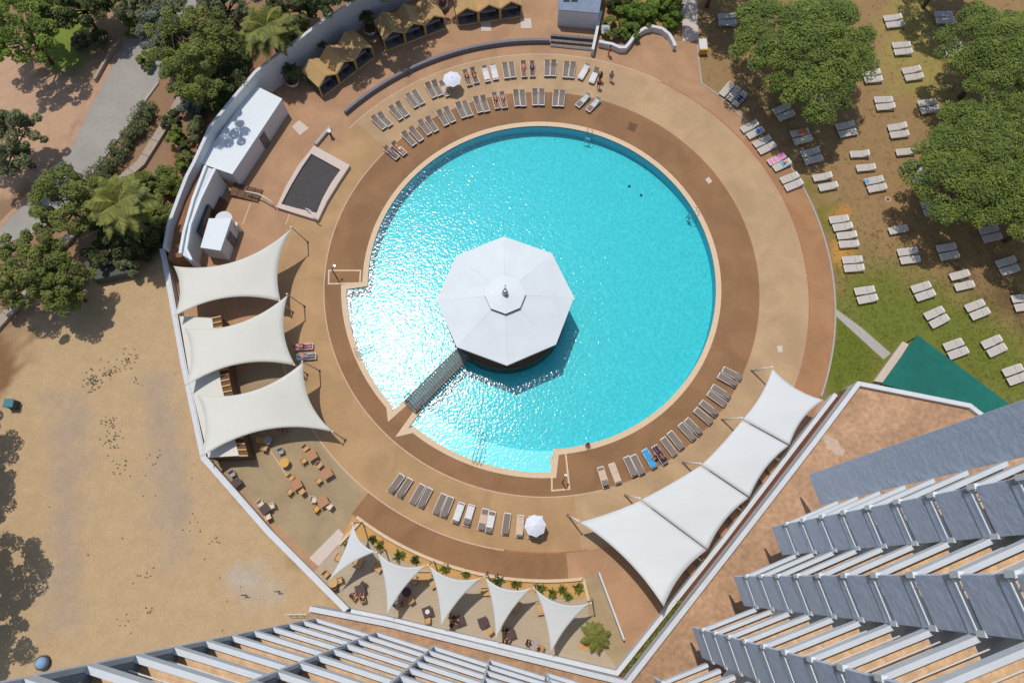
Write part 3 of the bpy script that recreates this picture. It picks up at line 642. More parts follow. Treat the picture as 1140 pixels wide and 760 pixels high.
# green netted canopy and white slab
gn = empty('net_canopy', P(1050, 420)); o = P(1050, 420); tag(gn, 'dark green netting canopy with a pointed end beside the lawn', 'canopy')
q = [P(u, v, z)-o for u, v, z in [(1021.3, 372.4, 2.1), (982, 427, 2.1), (1099.5, 461, 2.1), (1145, 470, 2.1), (1127, 452, 2.1)]]
MB().prism(q, 1.95, 2.1).build('net', M('netting'), gn)
for k in (0, 1, 4): MB().tube([(q[k].x*.97, q[k].y*.97, 0), (q[k].x*.97, q[k].y*.97, 1.95)], .07).build('post', M('dark_metal'), gn)
o = MB().prism(px([(1005, 380), (1012, 383), (985, 426), (973, 424)], .3), -.05, .3).build('ramp', M('pale_slab')); tag(o, 'pale concrete ramp between the lawn path and the green canopy', 'ramp')
# ------------------------------------------------------------ TOWERS
FH = 3.5
def at_n(off, n=0): # survey offset from the nadir at level n -> plan
    return P(CU+off[0], NV+off[1], H-FH*(17-n)).xy
def v3(p, z): return Vector((p[0], p[1], z))
def poly_in(mb, pts, z0, z1): mb.prism([Vector((p[0], p[1], 0)) for p in pts], z0, z1)
def copy_level(proto_list, n):
    for o in proto_list:
        c = copy_tree(o); c.location.z += n*FH; yield c
# right tower: sawtooth plan A1 B1 A2 B2 ...
s6 = lambda o: (o[0], o[1])
Aoff = [(526, -183), (463, -91), (400, -2.5), (329, 90), (262, 184), (196, 277)]
Boff = [(551, -130), (488, -41.4), (423, 52), (343, 150), (284, 240), (218, 333)]
A = [at_n(o, 6) for o in Aoff]; B = [at_n(o, 6) for o in Boff]; e = sum(((b-a) for a, b in zip(A, B)), Vector((0, 0)))/6
ZT = lambda n: H-FH*(17-n)      # top of the parapet at level n
tw = empty('hotel_tower', (A[2].x, A[2].y, ZP)); TO = Vector((A[2].x, A[2].y, ZP)); tag(tw, 'tall hotel tower with sawtooth grey balcony walls and terracotta balcony floors at right', 'tower')
nlev = 13
# core behind the balconies
core = []
for k in range(5): core += [B[k]+e*.02, (B[k]+e*1.0), (A[k+1]+e*1.98)]
core_poly = [A[0]+(A[0]-A[1])*.05+e]+[]
core_poly = []
for k in range(5): core_poly += [B[k]+e, A[k+1]+e*2]
core_poly += [Vector((28, -60)), Vector((95, -60)), Vector((95, B[0].y+e.y*2))]
mb = MB(); mb.prism([v3(p, 0)-Vector((TO.x, TO.y, 0)) for p in core_poly], 4.9, ZT(nlev)-ZP); mb.build('core', M('parapet'), tw)
mb = MB(); mb.prism([v3(p+e*.6, 0)-Vector((TO.x, TO.y, 0)) for p in core_poly], 0, 4.9); mb.build('ground_storey', M('glass_dark'), tw)
def lp(p, z): return Vector((p[0]-TO.x, p[1]-TO.y, z-TO.z))
for k in range(5):
    b0_, a1 = B[k], A[k+1]; fdir = (a1-b0_).normalized(); w = (a1-b0_).length; ei = e.normalized()
    z = ZT(0); zf = z-.56
    bal = empty('balcony', (b0_.x-TO.x, b0_.y-TO.y, zf-TO.z)); bal.parent = tw
    l = lambda p, zz=0: Vector((p[0]-b0_.x, p[1]-b0_.y, 0))
    sl = MB(); sl.prism([l(b0_), l(a1), l(a1+e*1.02), l(b0_+e*1.02)], -.14, 0); sl.build('slab', M('parapet'), bal)
    fl = MB(); nin = ei*.3; fl.prism([l(b0_+ei*.19+fdir*.02), l(a1+ei*.19-fdir*.1), l(a1+e-fdir*.1), l(b0_+e+fdir*.02)], None, .006); fl.build('floor', M('floor_tile'), bal)
    pp = MB(); nv = Vector((-fdir.y, fdir.x)); nv = nv if nv.dot(ei) > 0 else -nv
    pp.prism([l(b0_), l(a1), l(a1+ei*.25), l(b0_+ei*.25)], 0.002, .56); pp.build('parapet', M('parapet'), bal)
    MB().tube([l(b0_+ei*.5)+Vector((0, 0, .9)), l(a1+ei*.5)+Vector((0, 0, .9))], .035, 6).build('handrail', M('lounger_frame'), bal)
    # divider: the exposed fin A[k+1] -> B[k+1]
    dv = MB(); a, b = l(a1), l(a1+e); th = Vector((fdir.x, fdir.y, 0))*.16
    dv.prism([a-th, a, b, b-th], -FH+.56+.5, .56); dv.build('divider', M('tower_panel'), bal)
    ca_ = MB(); ca_.prism([a-th*1.1, a+th*.15, b+th*.15, b-th*1.1], 0.562, .64); ca_.build('coping', M('white_roof'), bal)
    for q in (a, b): MB().box(q-th*.5+Vector((0, 0, .85)), (.26, .26, .62)).build('post', M('white_roof'), bal)
    MB().box(l((b0_+a1)/2+e*.97)+Vector((0, 0, 1.1)), (w*.7, .06, 2.1), math.atan2(fdir.y, fdir.x)).build('window', M('glass_dark'), bal)
    if k == 0:
        en = MB(); a, b = l(A[0]), l(B[0]); en.prism([a-th, a, b, b-th], -FH+.56+.1, .657); en_o = en.build('end_wall', M('tower_panel'), bal)
    for n in range(1, nlev):
        c = copy_tree(bal, tw); c.location.z += n*FH
# wall behind A1: close the end of the tower
mb = MB(); mb.prism([lp(p, 0) for p in (A[0], A[0]+Vector((.25, .1)), B[0]+e+Vector((.5, 0)), Vector((95, B[0].y+e.y)), Vector((95, B[0].y-.2)), B[0]+e*.2+Vector((.3, .3)))], ZT(0)-2.9-ZP, ZT(nlev)-ZP)
# left tower
Toff = [(-220, 44.6), (-152.6, 60), (-88.4, 75.7), (-26, 90.7), (38, 105.5), (102, 120)]
T = [at_n(o, 0) for o in Toff]; fd = (T[-1]-T[0]).normalized(); inn = Vector((fd.y, -fd.x)); inn = inn if inn.y < 0 else -inn
tl = empty('hotel_tower', (T[0].x, T[0].y, 0)); TO2 = Vector((T[0].x, T[0].y, 0)); tag(tl, 'tall hotel tower with stacked white balcony bands and ochre floors along the bottom edge', 'tower')
dp_ = 2.3
cp_ = [T[0]+inn*dp_, T[-1]+inn*(dp_), T[-1]+inn*14, T[0]+inn*14]
MB().prism([v3(p, 0)-TO2 for p in cp_], 8.0, ZT(nlev)).build('core', M('parapet'), tl)
MB().prism([v3(p+inn*1.5, 0)-TO2 for p in cp_], -.05, 8.0).build('ground_storey', M('wood_dark'), tl)
for k in range(5):
    a, b = T[k], T[k+1]+inn*.3; zf = ZT(0)-.56; d_ = (b-a).normalized(); w = (b-a).length
    bal = empty('balcony', (a.x-TO2.x, a.y-TO2.y, zf)); bal.parent = tl
    l = lambda p: Vector((p[0]-a.x, p[1]-a.y, 0))
    MB().prism([l(a), l(b), l(b+inn*(dp_)), l(a+inn*(dp_+.05))], -.14, 0).build('slab', M('parapet'), bal)
    MB().prism([l(a+inn*.19+d_*.15), l(b+inn*.19), l(b+inn*(dp_-.02)), l(a+inn*(dp_-.02)+d_*.15)], None, .006).build('floor', M('floor_tile'), bal)
    MB().prism([l(a), l(b), l(b+inn*.25), l(a+inn*.25)], .002, .56).build('parapet', M('parapet'), bal)
    MB().tube([l(a+inn*.5)+Vector((0, 0, .9)), l(b+inn*.5)+Vector((0, 0, .9))], .035, 6).build('handrail', M('lounger_frame'), bal)
    MB().prism([l(a-d_*.04-inn*.003), l(a+d_*.10-inn*.003), l(a+d_*.10+inn*.2), l(a-d_*.04+inn*.2)], .565, FH-.145).build('post', M('parapet'), bal)
    MB().prism([l(a-d_*.02+inn*.26), l(a+d_*.18+inn*.26), l(a+d_*.18+inn*dp_), l(a-d_*.02+inn*dp_)], -.002, FH-.3).build('divider', mat('slate_panel', S(128, 144, 158), .7, .08, 1), bal)
    MB().box(l((a+b)/2+inn*(dp_-.05))+Vector((0, 0, 1.1)), (w*.7, .06, 2.1), math.atan2(fd.y, fd.x)).build('window', M('glass_dark'), bal)
    for n in range(1, nlev):
        c = copy_tree(bal, tl); c.location.z += n*FH
# white railing frame near the tower foot
rf = empty('gate_frame', P(333, 683)); tag(rf, 'white tubular gate frame at the lower end of the boundary wall', 'gate frame')
for x_ in (-.9, -.3, .3, .9): MB().tube([(x_, 0, 0), (x_, 0, 1.1)], .03).build('post', M('lounger_frame'), rf)
for z_ in (.5, 1.1): MB().tube([(-.9, 0, z_), (.9, 0, z_)], .03).build('rail', M('lounger_frame'), rf)
# ------------------------------------------------------------ LOWER TERRACE with planting bed
sheet('lower_terrace', px([(350, 636), (400, 583), (420, 598), (455, 620), (510, 640), (570, 650), (650, 648), (664, 640), (700, 740), (690, 750), (386, 677)]), .03, 'terrace_board')
sheet('planting_bed', arc(29.95, 233.5, 277, 2)+px([(654, 666), (610, 664), (560, 652), (500, 641), (450, 625), (410, 602), (380, 600)])[0:7], .06, 'sand_bed')
mb = MB(); band(mb, px([(378, 606), (401.6, 580.5)]), .25, -.02, .3); band(mb, arc(29.75, 234.2, 276.5, 1.5), .28, -.02, .3); band(mb, px([(649, 644), (655, 668)]), .25, -.02, .3); tag(mb.build('bed_edging', M('coping')), 'pale raised edging around the planting bed above the small sails', 'edging')
sheet('pale_ramp', px([(649, 644), (664, 637), (688, 700), (703, 735), (690, 748), (656, 700), (654, 668)]), .036, 'deck_grey')
mb = MB(); band(mb, px([(667, 637), (695, 712)], .9), .15, -.02, .9); tag(mb.build('glass_screen', WHITE), 'thin white screen wall right of the lower terrace', 'screen')
sheet('palm_bed', px([(656, 692), (643, 722), (672, 725), (668, 700)]), .045, 'sand_bed')
# ------------------------------------------------------------ LOUNGERS
def make_lounger(kind):
    fm, sm_ = (M('lounger_frame'), M('sling')) if kind == 'deck' else (M('lounger_frame'), M('lawn_sling'))
    t = empty('sun_lounger'); W, Ln = (.62, 1.95) if kind == 'deck' else (.74, 1.95)
    fr = MB()
    for s in (-1, 1): fr.box((s*W/2, 0, .31), (.055, Ln, .07))
    fr.box((0, -Ln/2, .31), (W, .1, .07)); fr.box((0, Ln/2, .31), (W, .06, .07)); fr.box((0, .25, .29), (W, .05, .05)); bevel(fr.build('frame', fm, t), .01)
    se = MB(); n = 12
    if kind == 'deck': se.box((0, -.33, .345), (W-.07, 1.16, .03))
    else:
        for i in range(n): se.box((0, -.9+i*.1, .36), (W-.04, .088, .03))
    se.build('seat', sm_, t)
    bk_ = MB(); tl_ = R(22 if kind == 'deck' else 8); c_, s_ = math.cos(tl_), math.sin(tl_)
    if kind == 'deck': bk_.box((0, .25+.36*c_, .35+.36*s_), (W-.07, .72, .03), 0, (tl_, 'X'))
    else:
        for i in range(7): bk_.box((0, .28+(.05+i*.1)*c_, .36+(.05+i*.1)*s_), (W-.04, .088, .03), 0, (tl_, 'X'))
    bk = bk_.build('backrest', sm_, t)
    hp = MB().box((0, .25+.66*c_, .375+.66*s_), (W-.1, .16, .05), 0, (tl_, 'X')).build('headrest', fm if kind != 'deck' else sm_, bk)
    for sx in (-1, 1):
        for sy in (-.8, .7): MB().box((sx*(W/2-.01), sy, .15), (.06, .07, .3)).build('leg', fm, t)
    return t
LG = {'deck': make_lounger('deck'), 'lawn': make_lounger('lawn')}; used = {'deck': False, 'lawn': False}
def lounger(kind, u, v, rz, label, group):
    o = LG[kind] if not used[kind] else copy_tree(LG[kind]); used[kind] = True
    p = P(u, v, .3); o.location = (p.x, p.y, 0); o.rotation_euler = (0, 0, rz); tag(o, label, 'sun lounger', group)
    for ch in o.children:
        if ch.name.startswith('backrest'):
            a = R(random.choice((0, 0, 3, -5, 9, 16)) if kind == 'lawn' else random.choice((0, 0, 0, -6, -16, 8, 14))); ch.rotation_euler = (a, 0, 0); y, z = .25, .35
            ch.location = (0, y-(y*math.cos(a)-z*math.sin(a)), z-(y*math.sin(a)+z*math.cos(a)))
    return o
def towel(o, col, label, ln=1.6, y=-.05, w=.6, crumple=False):
    mb = MB(); n = 10
    for i in range(n+1):
        yy = y-ln/2+ln*i/n; zz = .385+max(0, yy-.25)*.4+.012*math.sin(i*2.1)
        for s in (-1, 0, 1): mb.v.append((s*w/2+.02*math.sin(i*1.3+s), yy, zz+(0 if s == 0 else -.012)))
    for i in range(n):
        for s in range(2): a = i*3+s; mb.f.append((a, a+1, a+4, a+3))
    t = mb.build('towel', M('cloth_'+col)); sm = t.modifiers.new('t', 'SOLIDIFY'); sm.thickness = .015
    t.location = o.location; t.rotation_euler = o.rotation_euler; tag(t, label, 'towel'); return t
def rad(u, v):  # heading whose head end points away from the pool centre
    p = P(u, v)-C; return math.atan2(p.y, p.x)-math.pi/2
LL = {}
outer = [(421.5, 136.5), (428.3, 133.3), (440.5, 125.8), (447.6, 121.8), (458.5, 111.8), (465.5, 108.4), (479.5, 100.8), (486.6, 98.5), (495, 99), (520, 87), (528, 84.5), (541, 82.7), (550.3, 80.5), (563, 79), (570.3, 78), (583, 77.4), (592.5, 77), (609, 76.5), (616, 76.5), (630, 78), (637, 78.5)]
inner = [(435.5, 170), (444, 165.5), (455, 154.5), (463, 149.5), (472.6, 142), (480.5, 138.7), (492.6, 131.6), (500.3, 128), (513, 123), (520.3, 121), (532, 117), (539.7, 115.8), (552, 112.4), (560.3, 111.8), (575, 109.8), (582, 109.8), (595.5, 108.7), (603, 108.7), (618.4, 109.8), (625.3, 110)]
def ordw(i, n):
    return (ORD[i]+' from the left') if i < n/2 else ((ORD[n-1-i]+' from the right') if i < n-1 else 'rightmost')
for i, (u, v) in enumerate(outer): LL['o', i] = lounger('deck', u, v, rad(u, v), f'taupe lounger {ordw(i, len(outer))} in the outer curved row above the pool', 'taupe loungers around the pool')
for i, (u, v) in enumerate(inner): LL['i', i] = lounger('deck', u, v, rad(u, v), f'taupe sun lounger {ordw(i, len(inner))} in the inner curved row above the pool', 'taupe loungers around the pool')
bot = [(441, 538), (450.3, 542.6), (464.7, 549.7), (473, 553.7), (489.7, 560.8), (497.6, 564), (510.3, 570.8), (522, 573.4), (538, 578), (546, 580.8), (563.5, 583), (579, 585.5), (592, 586.5), (600.5, 586.5)]
for i, (u, v) in enumerate(bot): LL['b', i] = lounger('deck', u, v, rad(u, v), f'taupe sun lounger {ordw(i, len(bot))} in the curved row below the pool', 'taupe loungers around the pool')
rt = [(671.6, 531), (684.7, 527), (702, 519), (710, 517), (723, 510.5), (734.7, 506), (744.6, 497), (752.4, 490), (765, 480.5), (772, 475), (783, 463), (789.5, 454.7), (798, 443.7), (802.5, 436.4), (810, 423), (815, 416)]
for i, (u, v) in enumerate(rt):
    LL['r', i] = lounger('deck', u, v, rad(u, v), f"taupe lounger {ordw(i, len(rt)).replace('left', 'lower left').replace('from the right', 'from the upper right').replace('rightmost', 'uppermost')} in the curved row between pool and white sails", 'taupe loungers around the pool')
for k, (u, v, a, w) in enumerate([(650, 80.5, -28, 'left one of the angled pair with white towels by two standing people'), (661.5, 84.5, -22, 'right one of the angled pair with white towels by two standing people'), (649, 112, -42, 'left one of the two slanted under striped towels above the pool'), (660.5, 117, -42, 'right one of the two slanted under striped towels above the pool')]):
    LL['x', k] = lounger('deck', u, v, R(a), 'taupe sun lounger, '+w, 'taupe loungers around the pool')
for k, (u, v, w) in enumerate([(337, 386, 'upper'), (340.5, 397, 'lower')]): LL['s', k] = lounger('deck', u, v, R(95), f'sun lounger lying sideways beside the middle cream sail, {w} of two', 'taupe loungers around the pool')
# towels
for key, col, ln, lab in ((('x', 0), 'white', 1.7, 'white towel on the left angled lounger near the standing people'), (('x', 1), 'white', 1.7, 'white towel on the right angled lounger near the standing people'),
    (('i', 0), 'blue', .7, 'blue towel on the first lounger of the inner upper row'), (('i', 1), 'beige', 1.5, 'beige towel on the second lounger of the inner upper row'), (('b', 6), 'white', 1.5, 'white towel on the seventh lounger of the lower row'), (('b', 7), 'white', 1.6, 'white towel on the eighth lounger of the lower row'),
    (('b', 8), 'beige', .8, 'beige towel on the left lounger of the fifth pair below the pool'), (('b', 9), 'white', 1.1, 'cream crumpled towel on the right lounger of the fifth pair below the pool'), (('b', 11), 'beige', 1.6, 'beige towel on the lounger just left of the lower parasol'),
    (('r', 0), 'beige', 1.2, 'beige towel on the lounger nearest the narrow framed basin'), (('r', 1), 'beige', 1.7, 'beige towel on the second lounger right of the narrow framed basin'), (('r', 4), 'sky', 1.8, 'bright blue towel on a lounger left of the white sails'), (('r', 5), 'navy', 1.6, 'navy patterned towel under a sunbather left of the white sails'),
    (('s', 0), 'pink', 1.6, 'pink towel on the upper sideways lounger by the middle cream sail'), (('s', 1), 'sky', 1.6, 'pale blue towel on the lower sideways lounger by the middle cream sail'), (('o', 9), 'black', .6, 'black towel on the tenth lounger of the outer upper row'), (('o', 11), 'white', 1.4, 'white towel on a lounger two right of the upper parasol'), (('o', 12), 'white', 1.6, 'white towel on the third lounger pair right of the upper parasol'), (('o', 16), 'sky', .6, 'sky blue towel on a lounger in the outer upper row'), (('o', 8), 'beige', .8, 'beige towel on the lounger under the upper parasol')):
    towel(LL[key], col, lab, ln)
for k in (0, 1):  # striped towels: one stripe pattern inside one material
    nm = 'towel_stripes'
    if nm not in MC:
        m = mat(nm, S(220, 200, 190), .8, .02); Nn, Ln_ = m.node_tree.nodes, m.node_tree.links; tc = Nn.new('ShaderNodeTexCoord'); wv = Nn.new('ShaderNodeSeparateXYZ'); cr = Nn.new('ShaderNodeValToRGB')
        mm = Nn.new('ShaderNodeMath'); mm.operation = 'MULTIPLY_ADD'; mm.inputs[1].default_value = 1.6; mm.inputs[2].default_value = .5
        Ln_.new(tc.outputs['Object'], wv.inputs[0]); Ln_.new(wv.outputs['X'], mm.inputs[0]); Ln_.new(mm.outputs[0], cr.inputs[0]); Ln_.new(cr.outputs[0], Nn['Principled BSDF'].inputs['Base Color'])
        cr.color_ramp.interpolation = 'CONSTANT'
        for i, c in enumerate([(90, 170, 220), (236, 226, 150), (226, 150, 160), (236, 230, 226), (110, 190, 200)]):
            el = cr.color_ramp.elements[0] if i == 0 else (cr.color_ramp.elements[1] if i == 1 else cr.color_ramp.elements.new(i/5)); el.position = i/5; el.color = (*S(*c), 1)
    t = towel(LL['x', 2+k], 'sky', f"rainbow striped towel on the {['left', 'right'][k]} slanted lounger above the pool", 1.0, .25, .62); t.data.materials[0] = M(nm)
# lawn loungers: (u, v, heading deg of long axis, count, place, spread px)
lawn = [(1004.5, 54, 4, 2, 'in the sun right of the large round pine'), (1016, 82, 10, 2, 'second in the sunny gap below the top of the lawn'), (984.7, 115, 4, 2, 'left of the gap between the two pine shadows'), (1033.4, 118.4, 8, 2, 'just left of the lower right pine'), (1000, 145.5, 7, 2, 'above the two single loungers in mid lawn'),
 (942.4, 144, 12, 2, 'at the right rim of the round pine shadow'), (1051, 19.7, 0, 2, 'in shade at the top between the two pines'), (1061.6, 55, 8, 2, 'in shade left of the upper right pine'), (971, 84.7, 6, 2, 'in shade under the right side of the round pine'), (995, 23.7, 8, 2, 'topmost one shaded by the round pine'),
 (809.5, 22, 0, 2, 'in shade at the top left of the round pine'), (833, 12, 5, 2, 'in shade behind the top left of the round pine'), (872.6, 125, 25, 2, 'in the shade centre below the round pine'), (923.4, 115, 10, 2, 'in the shade right below the round pine'), (892, 152, 14, 2, 'with an orange towel at the lower rim of the pine shadow'), (903.7, 173.7, 16, 2, 'in the sun below the one with the orange towel'),
 (851, 161.3, 28, 2, 'on the deck edge, second from the pine shadow'), (881.3, 202, 22, 2, 'lowest on the deck edge'), (949.7, 293.7, 3, 2, 'just below the column of four singles'), (974.7, 205, 12, 2, 'left of the small round manhole'),
 (1011.6, 284.5, 8, 2, 'in the middle of the lawn below the single lounger'), (1055, 280, 10, 2, 'at the lower edge of the pine shadow'), (1071, 312, 14, 2, 'slightly apart from each other, below the shadow edge'), (964, 328, 9, 2, 'nearest the deck on the green grass'), (1027.6, 324, 17, 2, 'on the green grass in the middle'),
 (1042.6, 353, 24, 2, 'above the tip of the green canopy'), (1088, 344.5, 22, 2, 'on green grass right of the one above the green canopy'), (1139, 336.6, 8, 2, 'cut by the right picture edge'), (1037.4, 231.3, 8, 2, 'in shade at the left foot of the lower right pine'), (1102.4, 260, 12, 2, 'in shade directly below the lower right pine'), (1121.6, 296, 16, 2, 'in shade near the right picture edge'),
 (1064, 388, 18, 2, 'closest to the green canopy'), (1106.7, 385, 24, 2, 'right of the one closest to the green canopy'), (1130, 416.7, 18, 2, 'lowest on the lawn near the right edge'), (1024, 196, 20, 2, 'half hidden under the left edge of the lower right pine'),
 (957, 171.6, 2, 1, 'left upper single in mid lawn'), (964, 186.6, 6, 1, 'left lower single in mid lawn'), (1008, 169, 6, 1, 'right upper single in mid lawn'), (1015, 185, 10, 1, 'right lower single touching the pine shade'), (1000, 255.5, 12, 1, 'alone in the middle of the brown grass'),
 (915.5, 197, 10, 1, 'upper of two staggered singles right of the deck edge'), (922, 207.6, 12, 1, 'lower of two staggered singles right of the deck edge'), (934, 244, 8, 1, 'top of the column of four'), (938, 252.5, 8, 1, 'second in the column of four'), (942.6, 262, 6, 1, 'third in the column of four'), (945, 271.6, 4, 1, 'bottom of the column of four'),
 (809, 99.5, 50, 1, 'leftmost of three at the upper deck edge'), (817, 104.7, 50, 1, 'middle of three at the upper deck edge'), (823.4, 110.5, 50, 1, 'right one with dark towel of three at the upper deck edge'), (834.5, 141, 28, 1, 'upper of two just below the pine shadow on the deck edge'), (841, 148, 28, 1, 'lower with blue towel just below the pine shadow on the deck edge'),
 (864.5, 177.5, 26, 1, 'with the pink towel on the deck edge'), (870.5, 184, 26, 1, 'with pale towel and orange bag on the deck edge')]
for j, (u, v, a, n, w) in enumerate(lawn):
    if n == 2:
        p = P(u, v, .3); a_ = R(a); nr = Vector((-math.sin(a_), math.cos(a_), 0)); gap = .47 if 'apart' not in w else .6
        for s, nm in ((1, 'upper'), (-1, 'lower')):
            q = p+nr*(s*gap); uu, vv = proj(q.x, q.y, .3); jit = random.uniform(-.03, .03)
            LL['l', j, s] = lounger('lawn', uu, vv, a_-math.pi/2+jit, f'{nm} cream lounger, pair {w}', 'cream loungers on the lawn')
        # small table between
        tb = MB(); tb.box((0, 0, .3), (.42, .3, .03)); tb.box((0, 0, .15), (.08, .08, .3)); o = tb.build('side_table', M('dark_metal'), None, False, (p.x, p.y, 0)); o.rotation_euler = (0, 0, a_); tag(o, 'dark table between pair '+w, 'side table', 'small dark tables between paired loungers')
    else: LL['l', j, 0] = lounger('lawn', u, v, R(a)-math.pi/2, 'cream slatted lounger '+w, 'cream loungers on the lawn')
J = {w: j for j, (_, _, _, _, w) in enumerate(lawn)}
for key, col, ln, y, lab in ((('l', 14, 1), 'orange', .9, .2, 'orange towel on the lawn pair at the lower rim of the pine shadow'), (('l', 14, -1), 'cream', 1.5, 0, 'cream towel beside the orange towel at the rim of the pine shadow'), (('l', 51, 0), 'pink', 1.8, 0, 'pink towel covering a deck edge lounger'), (('l', 52, 0), 'sky', .9, .4, 'sky blue towel with an orange bag at the deck edge'), (('l', 48, 0), 'navy', 1.1, .1, 'dark blue towel on the right lounger at the upper deck edge'), (('l', 50, 0), 'blue', .35, .3, 'small blue towel just below the pine shadow'), (('l', 19, 1), 'sky', .4, -.8, 'small blue cloth at the end of the lawn pair left of the manhole')):
    towel(LL[key], col, lab, ln, y, .66)
bg = LL['l', 52, 0]; mb = MB(); mb.tube([(-.05, .35, .42), (-.05, .35, .5), (-.05, .35, .62)], .16, 10, .1); o = mb.build('beach_bag', M('cloth_orange'), None, True, bg.location); o.rotation_euler = bg.rotation_euler; tag(o, 'small orange bag on the pale towel at the deck edge', 'bag')
mb = MB(); mb.cyl((0, 0, -.04), .3, .05, 20); mh = mb.build('manhole', M('pale_slab'), None, False, P(988.5, 222, -.02)); tag(mh, 'small round manhole with pale rim in the brown grass', 'manhole'); MB().cyl((0, 0, .012), .2, .01, 16).build('lid', M('wood_dark'), mh)
# ------------------------------------------------------------ PARASOLS
def parasol(u, v, rz, label, z=2.3, r=1.05):
    p = P(u, v, z); t = empty('parasol', (p.x, p.y, 0), rz); tag(t, label, 'parasol', 'white parasols by the loungers')
    MB().tube([(0, 0, 0), (0, 0, z)], .03).build('pole', M('lounger_frame'), t)
    bevel(MB().cyl((0, 0, 0), .28, .08, 20).build('base', M('kerb_grey'), t), .01)
    n = 8; cv = [(0, 0, z)]; cf = []
    for i in range(16):
        rr = r if i % 2 == 0 else r*.9; a = 2*math.pi*i/16; cv.append((rr*math.cos(a), rr*math.sin(a), z-.42)); cv.append((rr*.5*math.cos(a), rr*.5*math.sin(a), z-.17))
    for i in range(16):
        a, b = 1+2*i, 1+2*((i+1) % 16); cf += [(0, a+1, b+1), (a+1, a, b, b+1)]
    o = MB().add(cv, cf).build('canopy', M('umbrella_white'), t); o.modifiers.new('t', 'SOLIDIFY').thickness = .012
    MB().cyl((0, 0, z), .05, .08, 8).build('finial', M('lounger_frame'), t)
parasol(502.9, 85.5, .2, 'white octagonal parasol among the loungers above the pool', 2.0)
parasol(596, 584.7, .1, 'white octagonal parasol over the right end of the lounger row below the pool', 2.3, 1.0)
# ------------------------------------------------------------ CHAIRS, TABLES
def make_chair(mn):
    t = empty('armchair'); m = M(mn)
    bevel(MB().box((0, 0, .42), (.5, .5, .08)).build('seat', m, t), .02)
    bevel(MB().box((0, .24, .66), (.5, .06, .42), 0, (R(-8), 'X')).build('backrest', m, t), .02)
    for s in (-1, 1): MB().box((s*.25, 0, .6), (.05, .46, .05)).build('arm', m, t)
    for sx in (-1, 1):
        for sy in (-1, 1): MB().box((sx*.22, sy*.2, .2), (.045, .045, .4)).build('leg', m, t)
    return t
CH = {}
def chair(u, v, face, mn, label):
    """face: direction (deg) towards which the sitter looks"""
    if mn not in CH: CH[mn] = make_chair(mn); o = CH[mn]
    else: o = copy_tree(CH[mn])
    p = P(u, v, .5); o.location = (p.x, p.y, 0); o.rotation_euler = (0, 0, R(face+90)); tag(o, label, 'chair', 'chairs on the cafe and lower terraces'); return o
def table(u, v, rz, mn, label, size=.8, rnd=False, pedestal=True):
    p = P(u, v, .74); t = empty('cafe_table', (p.x, p.y, 0), R(rz)); tag(t, label, 'table', 'tables on the cafe and lower terraces')
    if rnd: bevel(MB().cyl((0, 0, .71), size/2, .04, 24).build('tabletop', M(mn), t), .01)
    else: bevel(MB().box((0, 0, .73), (size, size, .04)).build('tabletop', M(mn), t), .01)
    MB().cyl((0, 0, .03), .04, .68, 10).build('pedestal', M('dark_metal'), t); MB().cyl((0, 0, 0), .22, .03, 16).build('foot', M('dark_metal'), t)
def Q(x, y, z0=(190, 380), s=3.8): return z0[0]+x/s, z0[1]+y/s
def toward(a, b):
    pa_, pb_ = P(*a), P(*b); return math.degrees(math.atan2(pb_.y-pa_.y, pb_.x-pa_.x))
sets = [((595, 480), 33, 'table_brown', .95, False, 'brown table nearest the cream sail tip', [((570, 450), 'chair_tan'), ((562, 503), 'chair_tan')]),
 ((660, 556), 33, 'table_brown', .95, False, 'brown table closest to the pool', [((628, 522), 'chair_tan'), ((625, 588), 'chair_tan')]),
 ((530, 603), 33, 'table_brown', .95, False, 'brown table amid the cafe group', [((508, 575), 'chair_tan'), ((502, 635), 'chair_tan'), ((556, 635), 'chair_tan')]),
 ((643, 675), 33, 'table_brown', .95, False, 'brown table lowest in the cafe group', [((605, 668), 'chair_cream'), ((673, 697), 'chair_cream'), ((615, 708), 'chair_yellow')]),
 ((398, 708), 40, 'table_plum', .85, False, 'plum table beside the boundary wall', [((380, 685), 'chair_cream'), ((428, 695), 'chair_cream'), ((412, 742), 'chair_cream')]),
 ((278, 595), 40, 'table_plum', .8, False, 'plum table below the bar corner', [((260, 560), 'chair_grey')]),
 ((480, 512), 0, 'chair_yellow', .9, True, 'round yellow table at the cream sail shadow edge', [((465, 465), 'chair_grey')]),
 ((410, 418), 0, 'chair_grey', .8, True, 'round grey table in cream sail shade', [((382, 418), 'chair_tan'), ((397, 450), 'chair_tan')])]
for tc_, rz, mn, sz, rd, lab, chs in sets:
    table(*Q(*tc_), rz, mn, lab, sz, rd)
    for i, (c_, cm) in enumerate(chs):
        side = 'left of' if c_[0] < tc_[0]-15 else ('right of' if c_[0] > tc_[0]+15 else 'next to'); ud = 'above and ' if c_[1] < tc_[1]-8 else ('below and ' if c_[1] > tc_[1]+8 else '')
        chair(*Q(*c_), toward(Q(*c_), Q(*tc_)), cm, f"{cm.split('_')[1]} armchair {ud}{side} the {lab}")
Q2 = lambda x, y: (360+x/3.8, 560+y/3.8); Q3 = lambda x, y: (520+x/3.8, 560+y/3.8)
